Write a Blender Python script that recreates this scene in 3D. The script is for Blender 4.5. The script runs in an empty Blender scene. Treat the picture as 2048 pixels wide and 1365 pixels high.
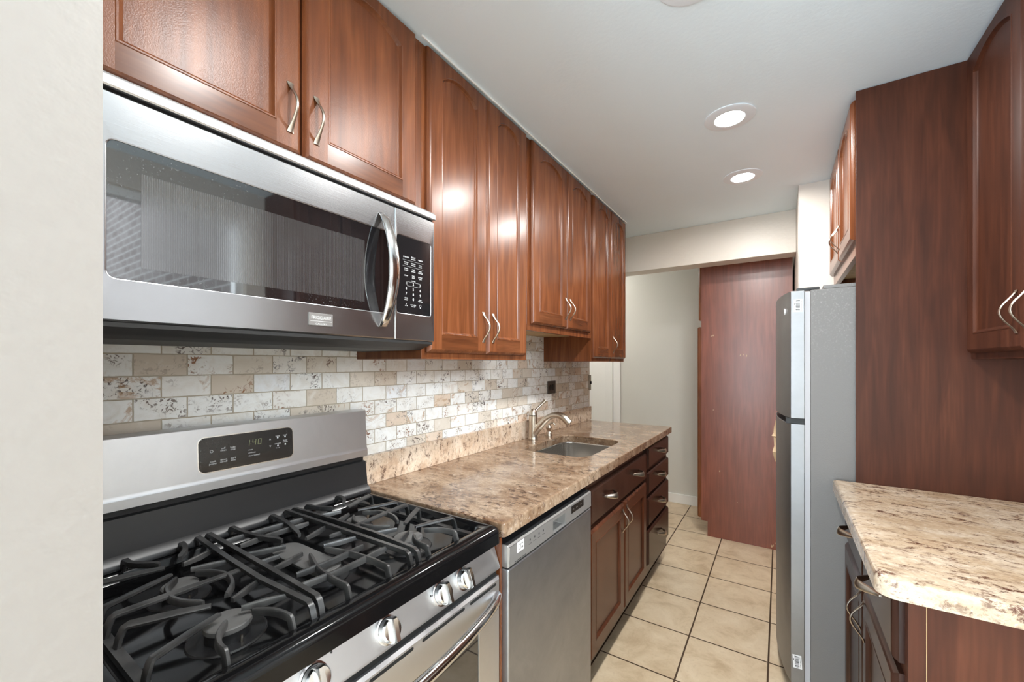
import bpy, bmesh, math, random
from mathutils import Vector, Matrix
from mathutils.geometry import tessellate_polygon
random.seed(7)
PI = math.pi
scene = bpy.context.scene
COL = scene.collection

# ------------------------------------------------------------------ camera, world, light, exposure
cam_d = bpy.data.cameras.new('camera')
cam = bpy.data.objects.new('camera', cam_d)
COL.objects.link(cam)
cam.location = (1.27, 0.0, 1.35)
cam.rotation_euler = (PI / 2, 0, math.radians(33.17))
cam_d.sensor_width = 36.0
cam_d.lens = 36.0 * 820 / 2048
cam_d.shift_y = 45.5 / 2048
cam_d.clip_start = 0.02
scene.camera = cam

world = bpy.data.worlds.new('sky')
scene.world = world
world.use_nodes = True
wbg = world.node_tree.nodes['Background']
wbg.inputs['Color'].default_value = (0.84, 0.925, 1.0, 1)
wbg.inputs['Strength'].default_value = 0.8

vs = scene.view_settings
vs.view_transform = 'Standard'
vs.look = 'None'
vs.gamma = 1.0
vs.use_curve_mapping = False
vs.exposure = 0.5
scene.cycles.use_denoising = True
scene.cycles.use_adaptive_sampling = False
scene.cycles.max_bounces = 10
scene.cycles.diffuse_bounces = 6
scene.cycles.glossy_bounces = 5
scene.cycles.sample_clamp_indirect = 6.0
scene.cycles.caustics_reflective = False
scene.cycles.caustics_refractive = False
LAMP = 340.0                      # radiance of the recessed lamps' diffusers


def daylight(name, loc, target, sx, sy, radiance):
    """Sky light that reaches a window, as a soft rectangular lamp outside the glass line."""
    d = bpy.data.lights.new(name, 'AREA')
    d.shape = 'RECTANGLE'
    d.size = sx
    d.size_y = sy
    d.color = (0.82, 0.92, 1.0)
    d.energy = radiance * PI * sx * sy
    o = bpy.data.objects.new(name, d)
    COL.objects.link(o)
    o.location = loc
    o.rotation_euler = (Vector(target) - Vector(loc)).to_track_quat('-Z', 'Y').to_euler()


CEIL = 2.36
# windows: (wall_right) y 0.20..1.16, z 1.15..2.20 ; (wall_back) x -2.00..0.82, z 0.30..2.28
daylight('daylight_back', (-0.59, -2.96, 1.29), (-0.59, 0, 1.29), 2.82, 1.98, 16.5)
daylight('daylight_side', (6.4, -0.6, 3.1), (2.1, 0.68, 1.70), 2.0, 2.0, 27.0)


# ------------------------------------------------------------------ node helpers
class NT:
    def __init__(s, name):
        s.m = bpy.data.materials.new(name)
        s.m.use_nodes = True
        s.t = s.m.node_tree
        s.b = s.t.nodes['Principled BSDF']

    def n(s, typ, ins=None, **kw):
        nd = s.t.nodes.new(typ)
        for k, v in kw.items():
            setattr(nd, k, v)
        for k, v in (ins or {}).items():
            if isinstance(v, bpy.types.NodeSocket):
                s.t.links.new(v, nd.inputs[k])
            else:
                nd.inputs[k].default_value = v
        return nd

    def obj(s, scale=(1, 1, 1), rot=(0, 0, 0), loc=(0, 0, 0), rnd=False):
        tc = s.n('ShaderNodeTexCoord')
        v = tc.outputs['Object']
        if rnd:
            oi = s.n('ShaderNodeObjectInfo')
            mu = s.n('ShaderNodeMath', {0: oi.outputs['Random'], 1: 37.0}, operation='MULTIPLY')
            v = s.n('ShaderNodeVectorMath', {0: v, 1: mu.outputs[0]}, operation='ADD').outputs[0]
        return s.n('ShaderNodeMapping', {'Vector': v, 'Scale': scale, 'Rotation': rot, 'Location': loc}).outputs[0]

    def noise(s, vec, scale, detail=4, rough=0.55, dist=0.0):
        return s.n('ShaderNodeTexNoise', {'Vector': vec, 'Scale': scale, 'Detail': detail, 'Roughness': rough, 'Distortion': dist}).outputs['Fac']

    def ramp(s, fac, stops, interp='LINEAR'):
        nd = s.n('ShaderNodeValToRGB', {'Fac': fac})
        cr = nd.color_ramp
        cr.interpolation = interp
        while len(cr.elements) < len(stops):
            cr.elements.new(0.5)
        for e, (p, c) in zip(cr.elements, stops):
            e.position = p
            if not isinstance(c, (tuple, list)):
                c = (c, c, c)
            e.color = (*c[:3], 1)
        return nd.outputs['Color']

    def mix(s, fac, a, b, blend='MIX'):
        nd = s.n('ShaderNodeMix', data_type='RGBA', blend_type=blend)
        for i, v in ((0, fac), (6, a), (7, b)):
            if isinstance(v, bpy.types.NodeSocket):
                s.t.links.new(v, nd.inputs[i])
            elif i == 0:
                nd.inputs[i].default_value = v
            else:
                nd.inputs[i].default_value = (*v[:3], 1)
        return nd.outputs[2]

    def math(s, op, a, b=0.0):
        return s.n('ShaderNodeMath', {0: a, 1: b}, operation=op).outputs[0]

    def bump(s, h, strength=0.2, dist=0.002):
        nd = s.n('ShaderNodeBump', {'Height': h, 'Strength': strength, 'Distance': dist})
        s.set('Normal', nd.outputs[0])

    def set(s, k, v):
        if isinstance(v, bpy.types.NodeSocket):
            s.t.links.new(v, s.b.inputs[k])
        elif k in ('Base Color', 'Emission Color'):
            s.b.inputs[k].default_value = (*v[:3], 1)
        else:
            s.b.inputs[k].default_value = v


def plain(name, col, rough=0.5, metal=0.0, spec=0.5, **kw):
    t = NT(name)
    t.set('Base Color', col)
    t.set('Roughness', rough)
    t.set('Metallic', metal)
    t.set('Specular IOR Level', spec)
    for k, v in kw.items():
        t.set(k.replace('_', ' '), v)
    return t.m


def paint(name, col, bumpy=0.25, rough=0.5, scale=55):
    t = NT(name)
    v = t.obj()
    n = t.noise(v, 1.3, 3)
    t.set('Base Color', t.mix(t.ramp(n, [(0.3, 0.0), (0.7, 1.0)]), [c * 0.96 for c in col], col))
    t.set('Roughness', rough)
    t.bump(t.noise(v, scale, 3), bumpy, 0.004)
    return t.m


def cherry(name, c1, c2, c3, horiz=False, rough=0.25, dusty=0.0, spec=0.38):
    t = NT(name)
    sc = (9, 1.2, 9) if horiz else (9, 9, 1.0)
    v = t.obj(sc, rnd=True)
    g = t.noise(v, 3.0, 2.5, 0.55, 0.6)
    base = t.ramp(g, [(0.28, c1), (0.5, c2), (0.74, c3)])
    v2 = t.obj((70, 4, 70) if horiz else (70, 70, 3), rnd=True)
    f = t.noise(v2, 2.2, 1, 0.5)
    base = t.mix(t.ramp(f, [(0.38, 0.0), (0.62, 0.22)]), base, [c * 0.55 for c in c1])
    b = t.noise(t.obj((1, 1, 1), rnd=True), 4.0, 1)
    base = t.mix(t.ramp(b, [(0.35, 0.3), (0.6, 0.0)]), base, [c * 0.8 for c in c1])
    t.set('Base Color', base)
    t.set('Roughness', t.n('ShaderNodeMapRange', {'Value': b, 'From Min': 0.3, 'From Max': 0.7, 'To Min': rough - 0.004, 'To Max': rough + 0.008}).outputs[0])
    t.set('Specular IOR Level', spec)
    if dusty:
        d = t.noise(t.obj(), 420, 2, 0.7)
        t.bump(d, dusty, 0.0012)
    else:
        pass
    return t.m


def steel(name, col=(0.41, 0.41, 0.415), rough=0.25, brush=(6, 6, 220), streak=0.25):
    t = NT(name)
    v = t.obj(brush)
    n = t.noise(v, 2.0, 3, 0.6)
    w = t.noise(t.obj((2.5, 2.5, 2.5)), 2.0, 5, 0.7, 0.4)
    t.set('Base Color', t.mix(t.ramp(w, [(0.35, 0.0), (0.7, streak)]), col, [c * 0.62 for c in col]))
    t.set('Metallic', 1.0)
    t.set('Roughness', t.n('ShaderNodeMapRange', {'Value': w, 'From Min': 0.25, 'From Max': 0.75, 'To Min': rough - 0.02, 'To Max': rough + 0.02}).outputs[0])
    t.bump(n, 0.06, 0.001)
    return t.m


def granite(name, dark, mid, light, speck, amount, patch):
    t = NT(name)
    v = t.obj((2.0, 3.4, 2.6), rot=(0.2, 0.1, 0.45))
    a = t.noise(v, 3.2, 8, 0.66, 0.45)
    base = t.ramp(a, [(0.30, dark), (0.45, mid), (0.60, light), (0.8, [min(1, c * 1.12) for c in light])])
    f = t.noise(t.obj((1, 1, 1)), 95, 4, 0.65)
    base = t.mix(t.ramp(f, [(0.35, 0.35), (0.52, 0.0)]), base, [c * 0.62 for c in mid])
    base = t.mix(t.ramp(f, [(0.60, 0.0), (0.72, 0.45)]), base, (0.80, 0.74, 0.66))
    veins = t.noise(t.obj((4.0, 7.0, 5.0), rot=(0.1, 0.3, 0.5)), 7.5, 8, 0.80, 0.25)
    m = t.noise(t.obj((2.0, 3.5, 2.0), rot=(0, 0, 0.6)), patch, 3, 0.5)
    mv = t.math('MULTIPLY', t.ramp(veins, [(0.55 - amount * .1, 0.0), (0.64 - amount * .1, 1.0)]), t.ramp(m, [(0.38, 0.08), (0.60, 1.0)]))
    base = t.mix(mv, base, speck)
    d = t.noise(t.obj((1, 1.8, 1), rot=(0, 0, 0.6)), 60, 3, 0.6)
    base = t.mix(t.ramp(d, [(0.655, 0.0), (0.70, 0.85)]), base, [c * 0.6 for c in speck])
    t.set('Base Color', base)
    t.set('Roughness', 0.13)
    return t.m


# ------------------------------------------------------------------ materials
C1, C2, C3 = (0.108, 0.032, 0.011), (0.185, 0.058, 0.020), (0.255, 0.088, 0.032)
M = {}
M['cherry'] = cherry('cherry wood', C1, C2, C3)
M['cherry_h'] = cherry('cherry wood rail', [c * .72 for c in C1], [c * .72 for c in C2], [c * .75 for c in C3], horiz=True)
M['cherry_dusty'] = cherry('cherry wood dusty', C1, C2, C3, rough=0.30, dusty=0.22)
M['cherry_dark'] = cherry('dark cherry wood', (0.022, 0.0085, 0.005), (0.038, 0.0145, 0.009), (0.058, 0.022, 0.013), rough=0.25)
M['cherry_base'] = cherry('darker base cabinet cherry', (0.060, 0.018, 0.008), (0.098, 0.031, 0.014), (0.140, 0.048, 0.022), rough=0.25)  # same cherry grain in a darker tone for the sink cabinet doors
M['cherry_shaded'] = cherry('cherry wood shaded', (0.045, 0.014, 0.007), (0.070, 0.021, 0.010), (0.095, 0.030, 0.014), rough=0.45, spec=0.22)  # same cherry, the right side's weaker light put into a darker colour
M['cherry_red'] = cherry('reddish cherry veneer', (0.185, 0.050, 0.026), (0.240, 0.070, 0.038), (0.290, 0.088, 0.050), rough=0.32)
M['cherry_red'].node_tree.nodes['Principled BSDF'].inputs['Coat Weight'].default_value = 0.6
M['cherry_red'].node_tree.nodes['Principled BSDF'].inputs['Coat Roughness'].default_value = 0.25
M['raw_ply'] = cherry('unstained plywood', (0.45, 0.29, 0.13), (0.55, 0.38, 0.19), (0.62, 0.45, 0.24), rough=0.5)
M['wall'] = paint('cream wall paint', (0.73, 0.675, 0.60), 0.35, 0.4, 38)
M['wall_dimmed'] = paint('dimmed cream wall paint', (0.375, 0.345, 0.322), 0.35, 0.4, 38)  # same cream paint, colour darkened to offset the strong light on it
M['wall_hall'] = paint('grey cream wall paint', (0.68, 0.67, 0.62), 0.1, 0.5)
M['ceiling'] = paint('ceiling paint', (0.82, 0.93, 1.0), 0.12, 0.6, 80)
M['white'] = paint('white trim paint', (0.90, 0.90, 0.88), 0.05, 0.35)
M['steel'] = steel('brushed stainless steel')
M['steel_front'] = steel('range front steel', (0.66, 0.66, 0.67), 0.40, (6, 6, 220), 0.2)
M['steel_v'] = steel('brushed stainless vertical', brush=(220, 220, 6))
M['steel_dw'] = steel('smudged stainless steel', (0.42, 0.43, 0.45), 0.42, (160, 160, 4), 0.5)
M['steel_dwp'] = plain('grey control plastic', (0.345, 0.335, 0.325), 0.35, 0.6)
M['steel_sink'] = steel('sink steel', (0.64, 0.62, 0.59), 0.24, (4, 160, 160), 0.1)
M['chrome'] = plain('polished steel', (0.72, 0.72, 0.72), 0.13, 1.0)
M['nickel'] = plain('brushed nickel', (0.58, 0.51, 0.43), 0.28, 1.0)
M['nickel_dark'] = plain('aged nickel', (0.42, 0.38, 0.33), 0.30, 1.0)
M['black_gloss'] = plain('black enamel', (0.005, 0.005, 0.0055), 0.10, 0.0, 0.35)
M['black_satin'] = plain('black satin enamel', (0.016, 0.016, 0.017), 0.33)
M['black_matt'] = plain('black plastic', (0.012, 0.012, 0.012), 0.55)
M['gap'] = plain('dark gap', (0.004, 0.004, 0.004), 0.8)
M['grey_print'] = plain('dark printed ink', (0.03, 0.03, 0.03), 0.6)
M['print'] = plain('white printed ink', (0.72, 0.72, 0.72), 0.6)
M['green_led'] = plain('dim green digits', (0.20, 0.22, 0.12), 0.5, Emission_Color=(0.5, 0.55, 0.25, 1), Emission_Strength=0.12)
M['sticker'] = plain('white label paper', (0.80, 0.80, 0.80), 0.5)
M['bronze'] = plain('dark bronze plate', (0.09, 0.08, 0.07), 0.35, 0.7)
M['toe'] = plain('dark toe kick', (0.02, 0.014, 0.012), 0.5)
M['tan_film'] = plain('torn tan packing paper', (0.55, 0.38, 0.22), 0.6)
M['gasket'] = plain('pale grey gasket', (0.42, 0.42, 0.44), 0.4)
M['glow'] = plain('lamp diffuser', (0.9, 0.9, 0.9), 0.5, Emission_Color=(1.0, 0.97, 0.93, 1), Emission_Strength=6.0)
M['bounce_floor'] = plain('unseen pale bounce floor', (0.66, 0.67, 0.68), 0.5)
M['added_hall_glow'] = plain('added hall lamp glow', (0.9, 0.9, 0.9), 0.4, Emission_Color=(1.0, 0.96, 0.90, 1), Emission_Strength=34.0)
M['lamp_trim'] = plain('white lamp trim', (0.80, 0.86, 0.92), 0.4)


def mk_iron():
    t = NT('cast iron grate')
    v = t.obj()
    n = t.noise(v, 220, 3)
    t.set('Base Color', t.mix(t.ramp(t.noise(v, 14, 3), [(0.4, 0.0), (0.65, 1.0)]), (0.022, 0.022, 0.022), (0.062, 0.061, 0.060)))
    t.set('Roughness', 0.36)
    t.set('Specular IOR Level', 0.7)
    t.bump(n, 0.12, 0.001)
    return t.m


M['iron'] = mk_iron()
M['cap_iron'] = plain('worn burner cap', (0.11, 0.108, 0.105), 0.42)


def mk_glass(name, ior, rough, col=(0.008, 0.008, 0.009)):
    t = NT(name)
    t.set('Base Color', col)
    t.set('IOR', ior)
    n = t.noise(t.obj(), 260, 2, 0.8)
    s = t.noise(t.obj(), 5, 3)
    m = t.math('MULTIPLY', t.ramp(n, [(0.62, 0.0), (0.70, 1.0)]), t.ramp(s, [(0.48, 0.0), (0.65, 0.8)]))
    t.set('Base Color', t.mix(m, col, (0.14, 0.14, 0.14)))
    t.set('Roughness', t.math('ADD', rough, t.math('MULTIPLY', m, 0.3)))
    return t.m


M['dark_glass'] = mk_glass('dark oven glass', 2.1, 0.03)
M['panel_glass'] = mk_glass('black control glass', 1.6, 0.08, (0.010, 0.010, 0.011))


def mk_screen():
    t = NT('perforated oven screen')
    v = t.obj()
    w = t.n('ShaderNodeTexWave', {'Vector': v, 'Scale': 95.0, 'Distortion': 0.0}, wave_type='BANDS', bands_direction='Y')
    q = t.noise(v, 5, 3)
    t.set('Base Color', t.mix(t.math('MULTIPLY', w.outputs['Fac'], t.ramp(q, [(0.3, 0.5), (0.7, 1.0)])), (0.025, 0.025, 0.025), (0.060, 0.060, 0.062)))
    t.set('Roughness', 0.10)
    t.set('IOR', 2.1)
    return t.m


M['screen'] = mk_screen()


def mk_fridge():
    t = NT('grey textured fridge side')
    v = t.obj()
    n = t.noise(v, 260, 3, 0.6)
    s = t.noise(v, 150, 4, 0.7)
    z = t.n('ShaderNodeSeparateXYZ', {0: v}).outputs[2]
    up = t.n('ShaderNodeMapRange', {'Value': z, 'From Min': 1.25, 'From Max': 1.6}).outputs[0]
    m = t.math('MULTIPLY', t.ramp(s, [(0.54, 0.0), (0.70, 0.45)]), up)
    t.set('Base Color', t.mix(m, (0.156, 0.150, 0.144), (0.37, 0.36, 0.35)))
    t.set('Roughness', 0.42)
    t.bump(n, 0.5, 0.0012)
    return t.m


M['fridge'] = mk_fridge()
M['fridge_door'] = steel('fridge door metal', (0.27, 0.27, 0.275), 0.42, (140, 140, 4), 0.25)
M['granite_l'] = granite('brown veined granite', (0.140, 0.070, 0.036), (0.265, 0.170, 0.105), (0.400, 0.290, 0.20), (0.060, 0.024, 0.013), 0.55, 4.5)
M['granite_r'] = granite('cream speckled granite', (0.35, 0.23, 0.135), (0.49, 0.37, 0.25), (0.61, 0.50, 0.38), (0.085, 0.026, 0.013), 0.5, 4.5)
M['granite_s'] = granite('pale granite upstand', (0.48, 0.31, 0.20), (0.62, 0.46, 0.33), (0.72, 0.58, 0.45), (0.10, 0.05, 0.035), 0.45, 9.0)


def mk_tile():
    t = NT('tumbled travertine mosaic')
    v = t.obj(rot=(0, 0, 0))
    sx = t.n('ShaderNodeSeparateXYZ', {0: v})
    cv = t.n('ShaderNodeCombineXYZ', {0: sx.outputs[1], 1: sx.outputs[2], 2: 0.0}).outputs[0]
    wob = t.n('ShaderNodeTexNoise', {'Vector': cv, 'Scale': 45.0, 'Detail': 2.0}).outputs['Color']
    off = t.n('ShaderNodeVectorMath', {0: wob, 1: (-0.5, -0.5, -0.5)}, operation='ADD').outputs[0]
    off = t.n('ShaderNodeVectorMath', {0: off, 'Scale': 0.0018}, operation='SCALE').outputs[0]
    pv = t.n('ShaderNodeVectorMath', {0: cv, 1: off}, operation='ADD').outputs[0]
    pv = t.n('ShaderNodeMapping', {'Vector': pv, 'Location': (TILE_U, TILE_V, 0)}).outputs[0]
    br = t.n('ShaderNodeTexBrick', {'Vector': pv, 'Color1': (0, 0, 0, 1), 'Color2': (1, 1, 1, 1), 'Mortar': (0.5, 0.5, 0.5, 1), 'Scale': 1.0,
                                     'Mortar Size': 0.0016, 'Mortar Smooth': 0.25, 'Bias': 0.0, 'Brick Width': 0.1045, 'Row Height': 0.0533},
             offset=0.5, offset_frequency=2, squash=1.0, squash_frequency=2)
    rid = t.n('ShaderNodeSeparateColor', {0: br.outputs['Color']}).outputs[0]
    big = t.math('MULTIPLY', rid, 61.0)
    tv = t.n('ShaderNodeVectorMath', {0: cv, 1: t.n('ShaderNodeCombineXYZ', {0: big, 1: big, 2: big}).outputs[0]}, operation='ADD').outputs[0]
    base = t.ramp(rid, [(0.0, (0.74, 0.67, 0.58)), (0.12, (0.88, 0.87, 0.84)), (0.38, (0.66, 0.57, 0.47)), (0.45, (0.86, 0.83, 0.78)), (0.55, (0.90, 0.895, 0.87)),
                        (0.74, (0.70, 0.61, 0.51)), (0.80, (0.86, 0.84, 0.80)), (0.92, (0.74, 0.60, 0.48)), (0.95, (0.84, 0.85, 0.86))], 'CONSTANT')
    cloud = t.noise(tv, 22, 6, 0.65, 0.8)
    base = t.mix(t.ramp(cloud, [(0.35, 0.3), (0.55, 0.0)]), base, (0.64, 0.55, 0.43))
    base = t.mix(t.ramp(cloud, [(0.56, 0.0), (0.72, 0.5)]), base, (0.86, 0.84, 0.79))
    # dark pits and rusty veins, only in some stones
    pit = t.noise(tv, 75, 4, 0.6, 1.6)
    veiny = t.math('FRACT', t.math('MULTIPLY', rid, 7.31))
    sel = t.ramp(veiny, [(0.15, 0.12), (0.50, 1.0)])
    where = t.ramp(t.noise(tv, 19, 3), [(0.47, 0.0), (0.60, 1.0)])
    pm = t.math('MULTIPLY', t.math('MULTIPLY', t.ramp(pit, [(0.535, 0.0), (0.575, 1.0)]), sel), where)
    base = t.mix(pm, base, t.ramp(veiny, [(0.3, (0.16, 0.09, 0.05)), (0.75, (0.10, 0.085, 0.09)), (0.9, (0.32, 0.14, 0.06))]))
    rust = t.math('MULTIPLY', t.ramp(t.noise(tv, 13, 5, 0.7, 1.4), [(0.54, 0.0), (0.62, 0.75)]), t.ramp(t.math('FRACT', t.math('MULTIPLY', rid, 13.7)), [(0.55, 0.0), (0.7, 1.0)]))
    base = t.mix(rust, base, (0.46, 0.27, 0.13))
    mm = br.outputs['Fac']
    base = t.mix(mm, base, (0.46, 0.39, 0.29))
    t.set('Base Color', base)
    t.set('Roughness', 0.48)
    h = t.math('SUBTRACT', t.math('MULTIPLY', pm, -0.5), t.math('MULTIPLY', mm, 1.0))
    t.bump(h, 0.7, 0.002)
    return t.m


TILE_U, TILE_V = 0.0, 0.0
M['tile'] = None


def mk_floor():
    t = NT('beige ceramic floor tile')
    v = t.obj(loc=(-0.56 + 0.333 * 20, -1.843 + 0.34 * 30, 0))
    br = t.n('ShaderNodeTexBrick', {'Vector': v, 'Color1': (0, 0, 0, 1), 'Color2': (1, 1, 1, 1), 'Mortar': (0.5, 0.5, 0.5, 1), 'Scale': 1.0,
                                     'Mortar Size': 0.0040, 'Mortar Smooth': 0.15, 'Bias': 0.0, 'Brick Width': 0.333, 'Row Height': 0.34},
             offset=0.0, offset_frequency=2, squash=1.0, squash_frequency=2)
    rid = t.n('ShaderNodeSeparateColor', {0: br.outputs['Color']}).outputs[0]
    sh = t.math('MULTIPLY', rid, 23.0)
    tv = t.n('ShaderNodeVectorMath', {0: v, 1: t.n('ShaderNodeCombineXYZ', {0: sh, 1: sh, 2: 0.0}).outputs[0]}, operation='ADD').outputs[0]
    c = t.noise(tv, 7, 6, 0.68, 0.5)
    base = t.ramp(c, [(0.30, (0.48, 0.355, 0.22)), (0.48, (0.64, 0.505, 0.34)), (0.66, (0.72, 0.59, 0.42))])
    base = t.mix(t.ramp(t.noise(tv, 60, 3), [(0.55, 0.0), (0.75, 0.3)]), base, (0.42, 0.30, 0.19))
    base = t.mix(t.math('MULTIPLY', rid, 0.12), base, (0.45, 0.33, 0.22))
    base = t.mix(br.outputs['Fac'], base, (0.060, 0.032, 0.014))
    t.set('Base Color', base)
    t.set('Roughness', t.math('ADD', 0.32, t.math('MULTIPLY', br.outputs['Fac'], 0.4)))
    t.bump(t.math('MULTIPLY', br.outputs['Fac'], -1.0), 0.5, 0.002)
    return t.m


M['floor'] = mk_floor()


def mk_brick():
    t = NT('weathered red brick')
    v = t.obj()
    s = t.n('ShaderNodeSeparateXYZ', {0: v})
    cv = t.n('ShaderNodeCombineXYZ', {0: t.math('ADD', s.outputs[0], s.outputs[1]), 1: s.outputs[2], 2: 0.0}).outputs[0]
    br = t.n('ShaderNodeTexBrick', {'Vector': cv, 'Color1': (0.34, 0.29, 0.27, 1), 'Color2': (0.48, 0.43, 0.41, 1), 'Mortar': (0.80, 0.79, 0.77, 1), 'Scale': 1.0,
                                     'Mortar Size': 0.007, 'Mortar Smooth': 0.1, 'Bias': 0.0, 'Brick Width': 0.215, 'Row Height': 0.075}, offset=0.5)
    t.set('Base Color', br.outputs['Color'])
    t.set('Roughness', 0.9)
    return t.m


M['brick'] = mk_brick()


# ------------------------------------------------------------------ geometry helpers
def new_bm():
    return bmesh.new()


def box(bm, x0, x1, y0, y1, z0, z1, bev=0.0, seg=2, mi=0):
    vs_ = [bm.verts.new((x, y, z)) for x in (x0, x1) for y in (y0, y1) for z in (z0, z1)]
    idx = [(0, 1, 3, 2), (4, 6, 7, 5), (0, 4, 5, 1), (2, 3, 7, 6), (0, 2, 6, 4), (1, 5, 7, 3)]
    fs = [bm.faces.new([vs_[i] for i in f]) for f in idx]
    for f in fs:
        f.material_index = mi
    if bev > 0:
        es = list({e for f in fs for e in f.edges})
        r = bmesh.ops.bevel(bm, geom=es, offset=bev, segments=seg, profile=0.5, affect='EDGES')
        for f in r['faces']:
            f.material_index = mi
    return bm


def frames_of(path):
    """A stable frame (side, up) along a path of Vectors."""
    out = []
    up = Vector((0, 0, 1))
    for i, p in enumerate(path):
        a = path[max(0, i - 1)]
        b = path[min(len(path) - 1, i + 1)]
        t = (b - a).normalized()
        if i == 0:
            if abs(t.dot(up)) > 0.95:
                up = Vector((1, 0, 0))
        u = (up - t * up.dot(t))
        if u.length < 1e-5:
            u = Vector((1, 0, 0)) - t * t.x
        u.normalize()
        s = t.cross(u).normalized()
        up = u
        out.append((s, u))
    return out


def sweep(bm, path, prof, scale=None, cap=True, mi=0):
    """Sweep a closed 2-D profile (list of (a,b)) along a path; scale: per-point (sa,sb)."""
    path = [Vector(p) for p in path]
    fr = frames_of(path)
    rings = []
    for i, p in enumerate(path):
        sa, sb = (1, 1) if scale is None else scale[i] if isinstance(scale[i], (tuple, list)) else (scale[i], scale[i])
        s, u = fr[i]
        rings.append([bm.verts.new(p + s * (a * sa) + u * (b * sb)) for a, b in prof])
    n = len(prof)
    for r0, r1 in zip(rings, rings[1:]):
        for k in range(n):
            f = bm.faces.new((r0[k], r0[(k + 1) % n], r1[(k + 1) % n], r1[k]))
            f.material_index = mi
    if cap:
        for r, rev in ((rings[0], True), (rings[-1], False)):
            f = bm.faces.new(list(reversed(r)) if rev else r)
            f.material_index = mi
    return bm


def circ(r, n=10):
    return [(r * math.cos(2 * PI * k / n), r * math.sin(2 * PI * k / n)) for k in range(n)]


def rrect(w, h, r, n=3):
    """Rounded rectangle centred on 0."""
    pts = []
    for cx, cy, a0 in ((w / 2 - r, h / 2 - r, 0), (-w / 2 + r, h / 2 - r, 90), (-w / 2 + r, -h / 2 + r, 180), (w / 2 - r, -h / 2 + r, 270)):
        for k in range(n + 1):
            a = math.radians(a0 + 90 * k / n)
            pts.append((cx + r * math.cos(a), cy + r * math.sin(a)))
    return pts


def smooth_path(pts, n=6):
    """Catmull-Rom through 3-D points."""
    P = [Vector(p) for p in pts]
    P = [P[0] * 2 - P[1]] + P + [P[-1] * 2 - P[-2]]
    out = []
    for i in range(1, len(P) - 2):
        for k in range(n):
            t = k / n
            a, b, c, d = P[i - 1], P[i], P[i + 1], P[i + 2]
            out.append(0.5 * ((2 * b) + (c - a) * t + (2 * a - 5 * b + 4 * c - d) * t * t + (3 * b - a - 3 * c + d) * t ** 3))
    out.append(P[-2])
    return out


def lathe(bm, prof, center=(0, 0, 0), n=28, axis='z', mi=0):
    """Revolve (r, h) points; axis z or x."""
    c = Vector(center)
    rings = []
    for r, h in prof:
        ring = []
        for k in range(n):
            a = 2 * PI * k / n
            if axis == 'z':
                d = Vector((r * math.cos(a), r * math.sin(a), h))
            elif axis == 'x':
                d = Vector((h, r * math.cos(a), r * math.sin(a)))
            else:
                d = Vector((r * math.cos(a), h, r * math.sin(a)))
            ring.append(bm.verts.new(c + d))
        rings.append(ring)
    for r0, r1 in zip(rings, rings[1:]):
        for k in range(n):
            f = bm.faces.new((r0[k], r0[(k + 1) % n], r1[(k + 1) % n], r1[k]))
            f.material_index = mi
    for ring in (rings[0], rings[-1]):
        f = bm.faces.new(ring)
        f.material_index = mi
    return bm


def poly_prism(bm, pts, place, d0, d1, mi=0):
    """Extrude a 2-D outline; place(u, v, d) -> Vector."""
    a = [bm.verts.new(place(u, v, d0)) for u, v in pts]
    b = [bm.verts.new(place(u, v, d1)) for u, v in pts]
    n = len(pts)
    fs = [bm.faces.new(a), bm.faces.new(list(reversed(b)))]
    for k in range(n):
        fs.append(bm.faces.new((a[k], a[(k + 1) % n], b[(k + 1) % n], b[k])))
    for f in fs:
        f.material_index = mi
    return bm


def offset_loop(pts, d):
    """Inset (d>0) a counter-clockwise 2-D loop."""
    n = len(pts)
    out = []
    for i in range(n):
        p0, p1, p2 = Vector(pts[i - 1]), Vector(pts[i]), Vector(pts[(i + 1) % n])
        e0, e1 = (p1 - p0).normalized(), (p2 - p1).normalized()
        n0, n1 = Vector((-e0.y, e0.x)), Vector((-e1.y, e1.x))
        m = n0 + n1
        m = m / max(0.25, m.dot(m) / 2) if m.length > 1e-6 else n0
        # m now has length so that projection on n0 is 1 (clamped)
        out.append(tuple(p1 + m * d))
    return out


def face_with_hole(bm, outer, inner, mi=0):
    """outer / inner: lists of BMVerts (loops). Fill the ring between them."""
    es = []
    for lp in (outer, inner):
        for i in range(len(lp)):
            e = bm.edges.get((lp[i], lp[(i + 1) % len(lp)])) or bm.edges.new((lp[i], lp[(i + 1) % len(lp)]))
            es.append(e)
    r = bmesh.ops.triangle_fill(bm, use_beauty=True, use_dissolve=False, edges=es)
    for g in r['geom']:
        if isinstance(g, bmesh.types.BMFace):
            g.material_index = mi


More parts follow.
